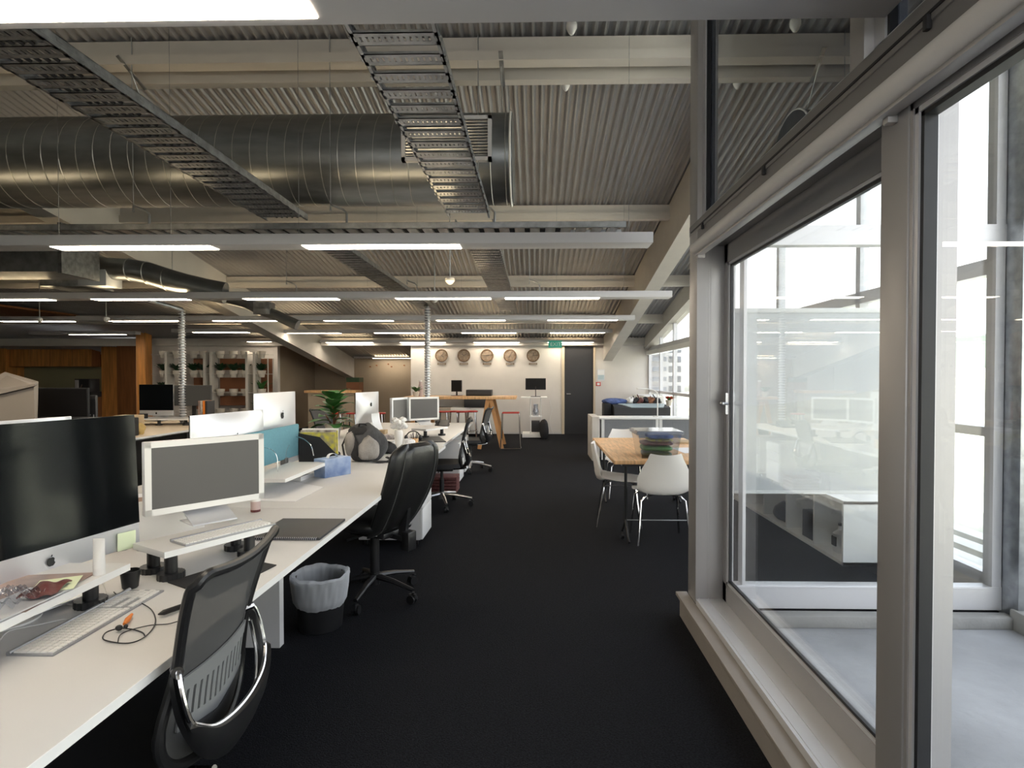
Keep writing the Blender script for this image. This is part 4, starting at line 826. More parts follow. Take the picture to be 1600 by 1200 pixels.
MB().tube([(.10, -.12, .02), (.17, -.13, .012), (.24, -.10, .012), (.25, -.04, .02), (.18, .02, .03)], [.02, .022, .02, .018, .015], 8, flat=.4).tube([(-.13, -.06, .24), (-.16, -.10, .14), (-.12, -.14, .04)], .012, 8, flat=.5).tube([(-.05, -.12, .25), (.0, -.155, .17), (.0, -.15, .06)], .007, 6).done('shoulder_strap', 'blackm', bp)
b = MB(); b.grid(blob(0, 0, .05, .07, .06, .055, 3, .2), 20, 12); o = b.done('black_pouch', 'blackm'); o.location = (-1.36, 5.3, DZ_); tag(o, 'small black bag on the desk between the backpack and the white ornament', 'bag')
# far clutter near monitor pair
t = thing('flower_ornament', 'tall white ornament with crumpled white flowers, in front of the far monitors', 'ornament', (-1.315, 5.52, DZ_)); MB().lathe([(.035, 0), (.038, .01), (.034, .09), (.040, .12), (.043, .17), (.035, .20), (0, .20)]).done('vase', 'pearl', t)
for k in range(9): a_ = k*2.4; MB().grid(blob(.05*math.cos(a_)*(k > 1), .05*math.sin(a_)*(k > 1), .235+.02*(k % 4), .035, .035, .025, k, .25), 12, 8).done('flower', 'pearl', t)
t = thing('pencil_cup', 'tan pencil cup with dark pens, left of the leather chair back', 'cup', (-1.22, 5.80, DZ_)); MB().lathe([(.035, 0), (.038, .09), (.034, .09), (.031, .004), (0, .004)]).done('cup', 'wood', t)
for k in range(6): a_ = k*1.1; MB().tube([(.012*math.cos(a_), .012*math.sin(a_), .01), (.035*math.cos(a_), .035*math.sin(a_), .13+.01*(k % 3))], .004, 6).done('pen', 'dark', t)
b = MB()
for k in range(7): b.grid(blob(.045*math.cos(k*2.1), .05*math.sin(k*1.7), .03+.008*k, .045, .04, .03, k, .3), 14, 8)
o = b.done('crumpled_tissues', 'paper'); o.location = (-1.26, 5.6, DZ_); tag(o, 'crumpled white tissues beside the pencil cup', 'tissues')
t = thing('headset', 'black headset lying at the left of the far monitor', 'headset', (-1.35, 6.35, DZ_)); MB().tube([(.08*math.cos(PI*k/10), 0, .03+.08*math.sin(PI*k/10)) for k in range(11)], .007, 6).done('headband', 'black', t)
for s in (-1, 1): MB().ell((s*.08, 0, .035), (.02, .032, .035)).done('ear_cup', 'black', t)
mat_poly('drawing_tablet', 'black tablet in front of the far riser', 'black', [(640, 692), (697, 691), (686, 683), (640, 684)], .010, 'tablet')
t = thing('desk_phone', 'black desk phone beyond the far monitor', 'phone', (-1.33, 8.2, DZ_)); MB().hexa([(-.09, -.1, 0), (.09, -.1, 0), (.09, .1, 0), (-.09, .1, 0), (-.09, -.1, .02), (.09, -.1, .02), (.09, .1, .09), (-.09, .1, .09)]).done('base', 'black', t); MB().tube([(-.06, -.09, .07), (-.06, 0, .085), (-.06, .09, .12)], [.024, .014, .024], 8).done('handset', 'black', t)
mat_poly('mouse_mat', 'black mouse mat by the desk phone', 'black', [(690, 664), (703, 664), (701, 661), (688, 661)], .006, 'mat')
t = thing('soap_bottle', 'small white pump bottle with dark dots, left of the far monitors', 'bottle', (-2.3, 8.0, DZ_)); MB().lathe([(.035, 0), (.038, .02), (.035, .11), (.012, .14), (.012, .16), (0, .16)]).done('bottle_body', 'pearl', t); MB().cyl(0, 0, .16, .19, .006).tube([(0, 0, .19), (.04, 0, .185)], .006).done('pump', 'pearl', t)
for k, (px_, py_, m_, s_) in enumerate(((595, 672, 'card', .07), (603, 680, 'magw', .08), (570, 672, 'redp', .07), (610, 690, 'silver', .06))):
    p = at(px_, py_+6, z=DZ_); o = MB().box(-s_, s_, -s_, s_, 0, .05, bev=.004).done(['card_box', 'patterned_case', 'red_case', 'grey_case'][k], m_); o.location = p; o.rotation_euler.z = k*.5
    tag(o, ['small cardboard box behind the backpack, nearest the white ornament', 'patterned case on the desk behind the backpack', 'dark red case on the desk by the plant pot', 'grey case beside the white ornament'][k], 'box')
o = B(-.14, .14, -.10, .10, 0, .12, bev=.003).done('cardboard_box', 'card'); o.location = (-2.2, 5.15, DZ_); o.rotation_euler.z = .1; tag(o, 'cardboard box on the far side of the desk behind the magazine file', 'box')
# fiddle-leaf plant
def leaf(b, base, d, L, w, droop=.3, curl=.2):
    d = Vector(d).normalized(); sdir = d.cross(Vector((0, 0, 1)));
    if sdir.length < .01: sdir = Vector((1, 0, 0))
    sdir.normalize(); up = sdir.cross(d)
    def f(u, v):
        t_ = u; q = (v-.5)*2; ww = w*math.sin(PI*min(1, t_*.93+.04))**.75*(1+.25*math.sin(PI*t_)) if t_ < 1 else 0
        ww = w*(math.sin(PI*(t_**.8*.96+.02)))**.8
        return Vector(base)+d*(L*t_)+sdir*(q*ww)+up*(curl*ww*q*q-0)-Vector((0, 0, droop*L*t_*t_))+up*(.02*L*math.sin(9*t_+q*2))
    b.grid(f, 8, 4)
fp = thing('leafy_plant', 'tall broad-leaved green plant in a pot on the far side of the desk', 'plant', (-2.42, 6.85, DZ_))
MB().lathe([(.07, 0), (.10, .15), (.095, .15), (.065, .01), (0, .01)]).done('plant_pot', 'pot', fp); MB().tube([(0, 0, .05), (.01, 0, .25), (-.01, .01, .5)], .010, 6).tube([(0, 0, .1), (.08, -.02, .3)], .008, 6).tube([(0, 0, .1), (-.09, 0, .26)], .008, 6).done('stem', 'ply', fp)
R.seed(5)
for k in range(22):
    a_ = k*2.4+R.random()*.5; zb = .10+.38*(k/22); b = MB(); L = .25+.08*R.random(); el = .2+.9*(k/22)
    leaf(b, (.02*math.cos(a_), .02*math.sin(a_), zb), (math.cos(a_), math.sin(a_), el), L, .088, droop=.35); b.done('leaf', 'green', fp)
b = MB()
sp_ = thing('bushy_plant', 'small drooping dark-leaved plant left of the tall leafy plant', 'plant', (-2.42, 5.9, DZ_)); MB().lathe([(.05, 0), (.07, .1), (.065, .1), (.045, .01), (0, .01)]).done('plant_pot', 'pot', sp_)
for k in range(34): a_ = k*2.4; leaf(b, (0, 0, .1), (math.cos(a_), math.sin(a_), .3+.5*R.random()), .13+.08*R.random(), .012, droop=.5)
b.done('leaves', 'greend', sp_)
# small plant and vase further back, by the far cable drop
vp = thing('small_plant', 'small green plant in front of the clock wall, above the far monitors', 'plant', (XA(650, 11.7), 11.7, at(700, 620, y=11.5).z+.04)); b = MB()
for k in range(16): a_ = k*2.4; leaf(b, (0, 0, .05), (math.cos(a_), math.sin(a_), .7+R.random()), .22, .03, droop=.35)
b.done('leaves', 'green', vp); MB().lathe([(.05, -.04), (.07, .06), (.06, .06), (0, .05)]).done('plant_pot', 'pot', vp)
# things at far left
t = thing('grey_carton', 'large pale grey cardboard box at the left edge, its lid ajar', 'box', (0, 0, 0))
P = lambda a_, b_, y_: at(a_, b_, y=y_)
MB().hexa([P(-70, 690, 4.9), P(55, 690, 4.9), P(58, 690, 5.5), P(-60, 690, 5.5), P(-70, 634, 4.9), P(53, 605, 4.9), P(60, 600, 5.5), P(-60, 612, 5.5)]).done('carton_body', 'cartn', t, smooth=False)
MB().hexa([P(-70, 632, 4.88), P(54, 603, 4.88), P(60, 600, 5.5), P(8, 585, 5.5), P(-70, 618, 4.88), P(54, 600, 4.88), P(60, 596, 5.5), P(8, 581, 5.5)]).done('lid', 'cartn', t, smooth=False)
a = P(137, 652, 5.9); a.z = DZ_; t = thing('grey_binder', 'narrow grey binder with a white 51 mark, right of the wide black monitor', 'binder', (a.x, 5.9, a.z)); h_ = P(137, 618, 5.9).z-a.z; B(0, .085, 0, .035, 0, h_, bev=.006).done('binder_body', 'dark', t); text_part('51', .09, 'pearl', t, (.043, -.002, h_*.55), (PI/2, 0, 0))
a = at(205, 653, y=7.2); o = B(-.13, .13, 0, .2, 0, .22, bev=.003).done('cardboard_box', 'card'); o.location = (a.x-.1, 7.2, DZ_); tag(o, 'cardboard box on the second bench row, left of the small computer', 'box')
b = MB(); b.grid(blob(0, 0, .06, .09, .07, .08, 2, .25), 20, 12); o = b.done('yellow_soft_toy', mat('soft_tan', (.5, .36, .14), .9)); o.location = (at(207, 650, y=7.0).x+.05, 7.0, DZ_); tag(o, 'small tan soft bundle beside the cardboard box on the second bench row', 'soft toy')
a = at(150, 652, y=6.6); o = B(0, .30, 0, .3, 0, .22, bev=.01).done('black_case', 'blackm'); o.location = (a.x, 6.6, DZ_); tag(o, 'black case on the second bench row, right of the grey binder', 'case')
for k in range(4): o = B(0, .03, 0, .2, 0, .26, bev=.002).done('magazine', ['strip', 'magw', 'orange', 'dark'][k]); o.location = (-4.95+k*.036, 8.35, .84); tag(o, ['brown-spined', 'patterned', 'orange-spined', 'dark-spined'][k]+' magazine upright on the riser by the dark-grey monitor', 'magazine', 'magazines on the second-row riser')
# ================================================================== RIGHT: TABLE, SHELL CHAIRS, CABINETS
t = thing('dining_table', 'timber-topped table on black legs beside the window post', 'table', (0, 0, 0)); tx0, tx1, ty0, ty1, tz = .69, 1.78, 5.02, 6.92, .72
B(tx0, tx1, ty0, ty1, tz-.032, tz, bev=.003).done('tabletop', 'wood', t); B(tx0+.08, tx1-.08, ty0+.08, ty1-.1, tz-.06, tz-.032).done('frame', 'black', t)
for yy in (ty0+.13, ty1-.15):
    for xx in (tx0+.12, tx1-.12):
        MB().tube([(xx, yy, tz-.05), (xx, yy, .16)], [.014, .011], 10).tube([(xx, yy, .17), (xx+.005, yy-.09, .05), (xx+.01, yy-.15, .01)], [.014, .012, .010], 8).tube([(xx, yy, .17), (xx-.02, yy+.06, .06)], .010, 8).tube([(xx-.035, yy+.02, .03), (xx-.012, yy+.02, .03)], .03, 12).done('leg', 'black', t)
    MB().tube([(tx0+.12, yy, .17), (tx1-.12, yy, .17)], .005, 6).done('stretcher', 'castalu', t)
def shell_chair(label, loc, rz):
    t = thing('shell_chair', label, 'chair', loc, rz, 'cream shell chairs round the timber table')
    def f(u, v):
        q = (u-.5)*2
        if v < .5:   # seat from front to rear
            s_ = v/.5; y = .21-.40*s_; w = .205+.03*math.sin(PI*s_); z = .455-.02*(1-s_)**3*0-.012*math.sin(PI*s_)-.025*max(0, .25-s_)*4*.4
            return (q*w, y, z+.035*abs(q)**3*s_)
        s_ = (v-.5)/.5; an = min(1, s_/.28); y = -.19-.055*math.sin(an*PI/2)-.05*max(0, s_-.28); z = .443+.05*(1-math.cos(an*PI/2))+.33*max(0, s_-.1)
        w = .225+.005*math.sin(PI*s_)-.095*max(0, s_-.30)**1.15*1.55
        return (q*w, y+.055*abs(q)**2.2*(1-.4*s_), z+.035*abs(q)**3*(1-s_)*1.0+(.012*abs(q)**2 if s_ > .9 else 0))
    MB().grid(f, 20, 36, th=.006).done('shell', 'shell', t)
    for sx in (-1, 1):
        for (y0, y1) in ((.14, .20), (-.15, -.22)): MB().tube([(sx*.06, y0*.6, .425), (sx*.15, y0, .418), (sx*.19, y0*1.05, .38), (sx*.225, y1, .008)], .0095, 8).done('leg', 'chrome', t)
    return t
sc = shell_chair('cream shell chair at the near end of the table, its back to the camera', (1.105, 5.13, 0), 0)
dup(sc, (.84, 5.72, 0), -PI/2-.12, 'cream shell chair on the aisle side of the table')
dup(sc, (1.10, 7.0, 0), PI, 'cream shell chair at the far end of the table')
# clear storage box
bx_ = thing('storage_box', 'clear plastic storage box full of folded things, on the timber table', 'storage box', (1.11, 5.32, tz)); W0, W1, D_, H_ = .155, .195, .19, .245
def ring(z, w, d): return [(-w, -d, z), (w, -d, z), (w, d, z), (-w, d, z)]
b = MB()
for (z0, w0, z1, w1) in ((0, W0, H_, W1),):
    A = ring(z0, w0, D_-.03)+ring(z1, w1, D_); b._add(A, [(0, 1, 5, 4), (1, 2, 6, 5), (2, 3, 7, 6), (3, 0, 4, 7), (0, 3, 2, 1)])
b.done('tub', 'clear', bx_, smooth=False); MB().box(-W1-.012, W1+.012, -D_-.012, -D_, H_-.03, H_, bev=.003).box(-W1-.012, W1+.012, D_, D_+.012, H_-.03, H_, bev=.003).box(-W1-.012, -W1, -D_-.012, D_+.012, H_-.03, H_).box(W1, W1+.012, -D_-.012, D_+.012, H_-.03, H_).box(-W1, W1, -D_, D_, H_-.002, H_+.004).done('lid', 'clear', bx_, smooth=False)
for k, (m_, z0, h_, lab) in enumerate((('greend', .005, .05, 'dark green folded bundle at the bottom of the clear storage box'), ('green', .057, .05, 'green folded bundle in the clear storage box'), ('redp', .109, .035, 'red folded bundle in the clear storage box'), ('yellow', .146, .02, 'yellow packet in the clear storage box'), ('bluec', .168, .045, 'blue-grey folded cloth at the top of the clear storage box'))):
    b = MB(); w_ = .135+.02*k/4; b.grid(cush(0, 0, z0+h_/2, w_*(1 if k < 3 else .75), .145, h_/2, 5), 30, 8); o = b.done('folded_bundle', m_); o.location = (1.11+(.03 if k > 2 else 0), 5.32, tz); tag(o, lab, 'bundle', 'bundles in the storage box')
sheet('white sheet of paper on the right half of the timber table', 1.56, 5.75, tz+.001, .30, .42, .1, 'paper'); o = B(-.1, .1, -.13, .13, 0, .02, bev=.002).done('brown_envelope', 'card'); o.location = (1.62, 6.45, tz); tag(o, 'brown cardboard packet at the far right of the timber table', 'packet')
# tambour cabinets
ca = at(936, 655, y=9.95); zt_c = .745
def tambour(label, x0, x1):
    t = thing('tambour_cabinet', label, 'cabinet', (x0, 9.95, 0), group='low grey-shuttered cabinets'); w = x1-x0
    B(0, w, .012, .45, .05, zt_c-.025).done('body', 'whitep', t); B(0, .05, 0, .02, .05, zt_c-.025).box(w-.05, w, 0, .02, .05, zt_c-.025).box(0, w, 0, .02, .02, .06).done('front_frame', 'whitep', t)
    b = MB(); x = .055
    while x < w-.055: b.box(x, x+.016, .002, .010, .06, zt_c-.03); x += .020
    b.done('shutter', 'tambour', t, smooth=False); return t
xm = XA(1030, 9.95)
tambour('low grey-shuttered cabinet, left one of the two behind the timber table', XA(940, 9.95), xm-.005); tambour('low grey-shuttered cabinet, right one of the two, against the window wall', xm+.005, 2.72)
o = B(XA(936, 9.9), 2.78, 9.93, 10.42, zt_c-.024, zt_c+.006, bev=.003).done('cabinet_top', 'edge'); tag(o, 'white top board lying over both shuttered cabinets', 'worktop')
o = B(XA(926, 9.9), XA(938, 9.9), 9.96, 10.8, 0, .76, bev=.003).done('end_panel', 'beam'); tag(o, 'pale end panel closing the shuttered cabinets toward the aisle', 'panel')
# plotter and clutter behind the cabinets
pl = thing('plotter', 'wide dark-grey printer with a pale blue lid behind the shuttered cabinets', 'printer', (0, 0, 0)); xa, xb = XA(960, 12), XA(1048, 12)
zt1 = at(1000, 633, y=12).z
MB().prism([(12.0, zt1-.35), (12.0, zt1-.05), (12.25, zt1), (12.7, zt1), (12.7, zt1-.35)], xa, xb, 'x').done('printer_body', 'dark', pl, smooth=False); MB().hexa([(xa+.35, 11.99, zt1-.055), (xb-.15, 11.99, zt1-.055), (xb-.05, 12.3, zt1+.0), (xa+.12, 12.3, zt1+.0), (xa+.35, 11.985, zt1-.04), (xb-.15, 11.985, zt1-.04), (xb-.05, 12.3, zt1+.02), (xa+.12, 12.3, zt1+.02)]).done('lid', 'glassb', pl, smooth=False)
for x in (xa+.1, xb-.1): B(x-.03, x+.03, 12.2, 12.5, 0, zt1-.35).done('leg', 'dark', pl)
b = MB(); b.grid(blob(0, 0, .05, .30, .2, .07, 1, .12), 30, 12); o = b.done('blue_cloth', 'bluec'); o.location = (XA(962, 12.45), 12.5, zt1+.0); tag(o, 'crumpled dark blue cloth on the left of the wide printer', 'cloth')
o = B(XA(944, 12.2), XA(955, 12.2), 12.2, 12.6, 0, zt1+.02, bev=.01).done('black_bin', 'blackm'); tag(o, 'black bin at the left of the wide printer', 'bin')
R.seed(3)
for k, (pxx, m_, lab) in enumerate(((986, 'pearl', 'white pad lying on the wide printer'), (993, 'blackm', 'black gadget on the wide printer, left'), (1001, 'redp', 'dark red gadget on the wide printer'), (1009, 'blackm', 'black gadget on the wide printer, middle'), (1018, 'ply', 'brown gadget on the wide printer'), (1027, 'dark', 'dark box on the right of the wide printer'))):
    b = MB(); b.grid(blob(0, 0, .05, .10, .08, .07, k, .3), 18, 10); b.tube([(0, 0, .06), (.1*math.cos(k*2), 0, .13+.03*(k % 3))], .012, 6); o = b.done('gadget', m_); o.location = (XA(pxx, 12.35), 12.4, zt1+.02); tag(o, lab, 'gadget')
pt = thing('flowering_plant', 'small potted plant with red leaves on the sill by the far windows', 'plant', (XA(1043, 12.0), 11.85, at(1043, 634, y=11.9).z)); MB().lathe([(.05, 0), (.075, .12), (.07, .12), (0, .1)]).done('plant_pot', 'pot', pt)
b = MB(); b2_ = MB()
for k in range(22): a_ = k*2.4; leaf(b if k % 3 else b2_, (0, 0, .1), (math.cos(a_), math.sin(a_), .8+R.random()), .18, .03, droop=.3)
b.done('leaves', 'red', pt); b2_.done('green_leaves', 'green', pt)
sh_ = thing('window_ledge', 'white ledge along the far right windows', 'ledge'); B(2.46, RX-.01, 12.8, 14.5, .95, 1.02, bev=.003).box(2.5, RX-.01, 12.8, 14.5, 0, .95).done('ledge_body', 'edge', sh_)
dl = thing('desk_lamp', 'thin white adjustable lamp standing on the shuttered cabinets', 'lamp', (XA(1028, 10.1), 10.12, .75)); MB().tube([(0, 0, 0), (0, 0, .42), (-.07, 0, .47), (-.22, 0, .50)], .010, 8).done('arm', 'whitep', dl); MB().box(-.36, -.2, -.03, .03, .48, .51, bev=.01).done('lamp_head', 'whitep', dl); B(-.07, .07, -.06, .06, 0, .015, bev=.004).done('base', 'whitep', dl)
# low white shelving seen through the courtyard glazing
ls = thing('low_shelf_unit', 'low white open shelf unit seen through the courtyard glazing', 'shelf', (0, 0, 0)); lx0 = 2.20; ly0, ly1 = 4.14, 6.9
B(lx0, 2.80, ly0, ly0+.02, .10, .56).box(lx0, 2.80, ly0, ly1, .10, .125).box(lx0, 2.80, ly0, ly1, .54, .565).box(2.6, 2.62, ly0, ly1, .1, .56).done('carcass', 'edge', ls, smooth=False)
for k in range(5): y_ = ly0+.45+k*.5; B(lx0+.01, 2.6, y_, y_+.018, .125, .54).done('divider', 'edge', ls, smooth=False)
B(lx0+.3, 2.7, ly0+.1, ly0+.3, 0, .10).box(lx0+.3, 2.7, ly1-.3, ly1-.1, 0, .10).done('plinth', 'dark', ls)
for k, (dy, m_, lab, h_) in enumerate(((.10, 'pearl', 'white cleaning bottle at the near end of the low shelf unit', .27), (.25, 'silver', 'grey jar beside the white bottle in the low shelf unit', .2), (.62, 'dark', 'dark box in the second bay of the low shelf unit', .22), (1.2, 'dark', 'dark rounded bag in the third bay of the low shelf unit', .15))):
    tt = thing('shelf_item', lab, 'bottle' if k < 2 else 'box', (lx0+.12, ly0+dy, .125))
    if k < 2: MB().lathe([(.055, 0), (.06, .02), (.06, h_*.7), (.025, h_*.85), (.02, h_), (0, h_)]).done('bottle_body', m_, tt); MB().cyl(0, 0, h_, h_+.02, .024).done('cap', 'dark', tt); B(-.061, -.05, -.03, .03, .05, .12).done('label_patch', 'dark', tt, smooth=False); tt.name = 'cleaning_bottle'
    elif k == 2: B(-.08, .08, -.1, .1, 0, h_, bev=.006).done('box_body', m_, tt); tt.name = 'dark_box'
    else: MB().grid(blob(0, 0, .08, .1, .16, .09, 1, .1), 20, 12).done('bag_body', m_, tt); tt.name = 'dark_bag'

# ================================================================== FAR WALL
Y0 = FY-.02
tm = [(4, 8), (10, 10), (2, 45), (7, 5), (12, 15)]
for k, pxx in enumerate((690, 725, 761, 797, 833)):
    p = at(pxx, 555.5, y=Y0); t = thing('wall_clock', ['first', 'second', 'third, middle', 'fourth', 'fifth'][k]+' from the left of the five round bronze wall clocks', 'clock', p, group='row of world-time clocks'); r_ = .150
    MB().tube([(r_*math.cos(2*PI*j/40), -.02, r_*math.sin(2*PI*j/40)) for j in range(40)], .014, 8, closed=True, ref=(0, 1, 0)).done('rim', 'clockm', t)
    MB().tube([(0, -.012, 0), (0, .015, 0)], r_, 40).done('dial', 'clockf', t)
    b = MB()
    for j in range(12): a_ = PI*j/6; b.bar((math.sin(a_)*r_*.78, -.014, math.cos(a_)*r_*.78), (math.sin(a_)*r_*.93, -.014, math.cos(a_)*r_*.93), .012, .003, up=(0, 1, 0))
    b.done('hour_marks', 'ply', t, smooth=False)
    h_, m_ = tm[k]; ah = 2*PI*(h_+m_/60)/12; am = 2*PI*m_/60
    MB().bar((0, -.017, 0), (math.sin(ah)*.07, -.017, math.cos(ah)*.07), .012, .003, up=(0, 1, 0)).done('hour_hand', 'dark', t); MB().bar((0, -.02, 0), (math.sin(am)*.11, -.02, math.cos(am)*.11), .008, .003, up=(0, 1, 0)).done('minute_hand', 'dark', t)
    q = at(pxx, 568.5, y=Y0); t = B(-.105, .105, -.006, .012, -.022, .022).done('name_plate', 'clockm', smooth=False); t.location = q; tag(t, 'small dark name plate under the '+['first', 'second', 'middle', 'fourth', 'fifth'][k]+' clock from the left', 'sign', 'name plates under the clocks')
    B(-.085, .085, -.008, -.006, -.005, .006).done('name_strip', 'pot', t, smooth=False)
a = at(857, 543.5, y=14.2); c = at(878, 532.5, y=14.2); t = thing('exit_sign', 'green EXIT sign hanging left of the dark door', 'sign', ((a.x+c.x)/2, 14.2, (a.z+c.z)/2)); w_, h_ = (c.x-a.x)/2, (c.z-a.z)/2
B(-w_, w_, 0, .05, -h_, h_, bev=.003).done('sign_box', 'exitg', t); text_part('EXIT', h_*1.5, 'pearl', t, (0.01, -.003, 0), (PI/2, 0, 0)); MB().tube([(0, .02, h_), (0, .02, zc(14.2)-t.location.z)], .006).done('hanger', 'whitep', t)
p = at(939, 586, y=Y0); t = thing('wall_poster', 'small blue-toned notice on the wall right of the dark door', 'poster', p); B(-.09, .09, 0, .02, -.14, .14).done('poster_frame', 'silver', t, smooth=False); B(-.078, .078, -.002, 0, .0, .12).done('sky_half', 'paper', t, smooth=False); B(-.078, .078, -.002, 0, -.12, 0).done('sea_half', 'glassb', t, smooth=False)
p = at(935, 600, y=Y0); t = thing('fire_call_point', 'small red fire call point on the wall right of the dark door', 'alarm', p); B(-.06, .06, 0, .03, -.05, .05, bev=.005).done('case', 'red', t); B(-.035, .035, -.004, 0, -.03, .03).done('press_panel', 'pearl', t, smooth=False)
# trestle table
t = thing('trestle_table', 'tall timber trestle table with splayed legs in front of the clock wall', 'table', (0, 0, 0)); T0 = 11.5; xa, xb = XA(630, T0), XA(806, T0); zt = at(700, 620, y=T0).z
B(xa, xb, T0, T0+.95, zt-.05, zt, bev=.004).done('tabletop', 'wood', t)
for xc in (XA(764, T0), XA(652, T0)):
    for s in (-1, 1):
        for yy in (T0+.08, T0+.85): MB().bar((xc+s*.03, yy, zt-.05), (xc+s*.23+.03, yy-.04 if yy < T0+.4 else yy+.04, 0), .075, .05, up=(0, 1, 0)).done('leg', 'leg', t)
    MB().bar((xc, T0+.05, zt-.08), (xc, T0+.9, zt-.08), .06, .06).done('rail', 'leg', t)
def stool(label, x, y, m='red', zs=.70, w=.19, dx=0):
    t = thing('bar_stool', label, 'stool', (x, y, 0))
    B(-w+.03, w-.03, -.16, .16, zs-.012, zs+.008, bev=.006).done('seat', m, t)
    for s in (-1, 1): MB().tube([(s*(w-.03), s_*.15, zs-.01) if 0 else (s*(w-.03), -.14, zs-.01), (s*(w-.0), -.17, .012), (s*w, .17, .012), (s*(w-.03), .14, zs-.01)], .011, 8).done('leg_loop', 'chrome', t)
    MB().tube([(-w, -.17, .012), (w, -.17, .012)], .010, 8).done('foot_bar', 'chrome', t); return t
s0 = stool('red-topped wire bar stool standing alone right of the trestle table legs', XA(798, 11.6), 11.65, zs=at(798, 645, y=11.55).z, w=.20)
rs = thing('round_stool', 'first', 'stool', (0, 0, 0), 0, 'round red stools'); MB().lathe([(0, .655), (.135, .655), (.145, .665), (.145, .68), (.13, .685), (0, .68)], n=24).done('seat', 'red', rs)
for k in range(4): a_ = PI/4+k*PI/2; MB().tube([(.11*math.cos(a_), .11*math.sin(a_), .66), (.17*math.cos(a_), .17*math.sin(a_), .005)], .012, 8).done('leg', 'chrome', rs)
MB().tube([(.15*math.cos(2*PI*k/20), .15*math.sin(2*PI*k/20), .22) for k in range(20)], .008, 6, closed=True).done('foot_ring', 'chrome', rs)
for k, pxx in enumerate((693, 708, 722, 736)):
    (lambda o, l, r, label: (setattr(o, 'location', l), tag(o, label, None)))(rs, (XA(pxx, 12.9), 12.9, 0), 0, 'red stool under the trestle table, first from the left') if k == 0 else dup(rs, (XA(pxx, 12.9), 12.9+.1*(k % 2), 0), label='red stool under the trestle table, '+['first', 'second', 'third', 'fourth'][k]+' from the left')
for k, pxx in enumerate((525, 548, 590)): dup(rs, (XA(pxx, 12.2), 12.3, 0), label='red stool behind the tall leafy plant, '+['leftmost', 'middle', 'rightmost'][k]+' of the three')
# wall counter, printers
t = thing('wall_counter', 'low cabinets along the clock wall behind the trestle table', 'cabinet', (0, 0, 0)); c0, c1 = XA(642, 14.1), XA(765, 14.1)
zc1 = at(700, 619, y=14.1).z
for k, m_ in enumerate(('dark', 'cartn', 'whitep', 'whitep')): x0_ = c0+(c1-c0)*k/4; B(x0_+.004, x0_+(c1-c0)/4-.004, 14.1, 14.6, .05, zc1-.28, bev=.003).done('cabinet_bay', m_, t); B(x0_+.02, x0_+(c1-c0)/4-.02, 14.085, 14.1, .07, zc1-.30, bev=.003).done('cabinet_door', m_, t)
B(XA(725, 14.05), XA(765, 14.05), 14.05, 14.6, zc1-.27, zc1-.02, bev=.005).done('drawer', 'dark', t)
B(c0, c1, 14.08, 14.62, zc1-.022, zc1).done('counter_top', 'dark', t)
a = at(728, 620, y=12.0); t = thing('printer', 'black flat printer on the trestle table', 'printer', (a.x, 12.0, zt)); w_ = XA(767, 12)-XA(727, 12); B(0, w_, 0, .35, 0, .13, bev=.01).done('printer_body', 'black', t); B(.02, w_-.02, -.004, .01, .03, .09).done('paper_slot', 'dark', t)
a = at(704, 612, y=12.2); c = at(722, 594, y=12.2); t = thing('monitor', 'black monitor turned aside on the trestle table, left of the printer', 'monitor', ((a.x+c.x)/2, 12.2, zt), -.35); w_ = (c.x-a.x)/2; B(-w_, w_, 0, .03, a.z-zt, c.z-zt, bev=.004).done('casing', 'black', t); B(-w_+.01, w_-.01, -.003, 0, a.z-zt+.01, c.z-zt-.01).done('screen', 'screenb', t, smooth=False); MB().bar((0, .02, 0), (0, .02, .2), .04, .02).box(-.1, .1, -.06, .1, 0, .01).done('stand', 'black', t)
a = at(821, 609, y=13.8); c = at(853, 591, y=13.8); zs_ = at(837, 620, y=13.8).z
t = thing('monitor', 'black monitor on the white trolley by the clock wall', 'monitor', ((a.x+c.x)/2, 13.8, zs_)); w_ = (c.x-a.x)/2; B(-w_, w_, 0, .03, a.z-zs_, c.z-zs_, bev=.004).done('casing', 'black', t); B(-w_+.01, w_-.01, -.003, 0, a.z-zs_+.01, c.z-zs_-.01).done('screen', 'screenb', t, smooth=False); MB().bar((0, .02, 0), (0, .02, .25), .05, .02).box(-.12, .12, -.08, .1, 0, .012).done('stand', 'black', t)
t = thing('shelf_trolley', 'white shelved trolley on the floor by the clock wall', 'trolley', (0, 0, 0)); x0_, x1_ = XA(829, 13.7), XA(845, 13.7); xt0, xt1 = XA(814, 13.7), XA(855, 13.7)
B(xt0, xt1, 13.55, 14.1, zs_-.02, zs_).done('top_shelf', 'edge', t)
for z_ in (.12, .5): B(x0_-.02, x1_+.03, 13.62, 14.05, z_, z_+.02).done('shelf', 'edge', t)
B(XA(816, 13.6), XA(855, 13.6), 13.55, 14.15, .02, .11, bev=.005).done('trolley_base', 'edge', t)
for xx in (x0_, x1_):
    for yy in (13.64, 14.02): MB().cyl(xx, yy, .1, zs_-.02, .012, n=8).done('upright', 'whitep', t)
o = B(x0_+.02, x1_-.02, 13.65, 13.95, .142, .40, bev=.01).done('black_speaker', 'dark'); tag(o, 'dark box on the lower shelf of the white trolley', 'speaker')
tt = thing('glass_jug', 'clear jug on the middle shelf of the white trolley', 'jug', ((x0_+x1_)/2, 13.8, .52)); MB().lathe([(.07, 0), (.08, .1), (.05, .2), (.06, .28), (.055, .28), (.045, .2), (.07, .1), (0, .01)]).done('jug_body', 'clear', tt)
b = MB(); b.grid(blob(0, 0, .22, .11, .1, .24, 2, .08), 20, 14); o = b.done('black_bag', 'blackm'); o.location = (XA(850, 13.5), 13.42, .0); tag(o, 'black rucksack standing on the floor at the right of the trolley', 'bag')
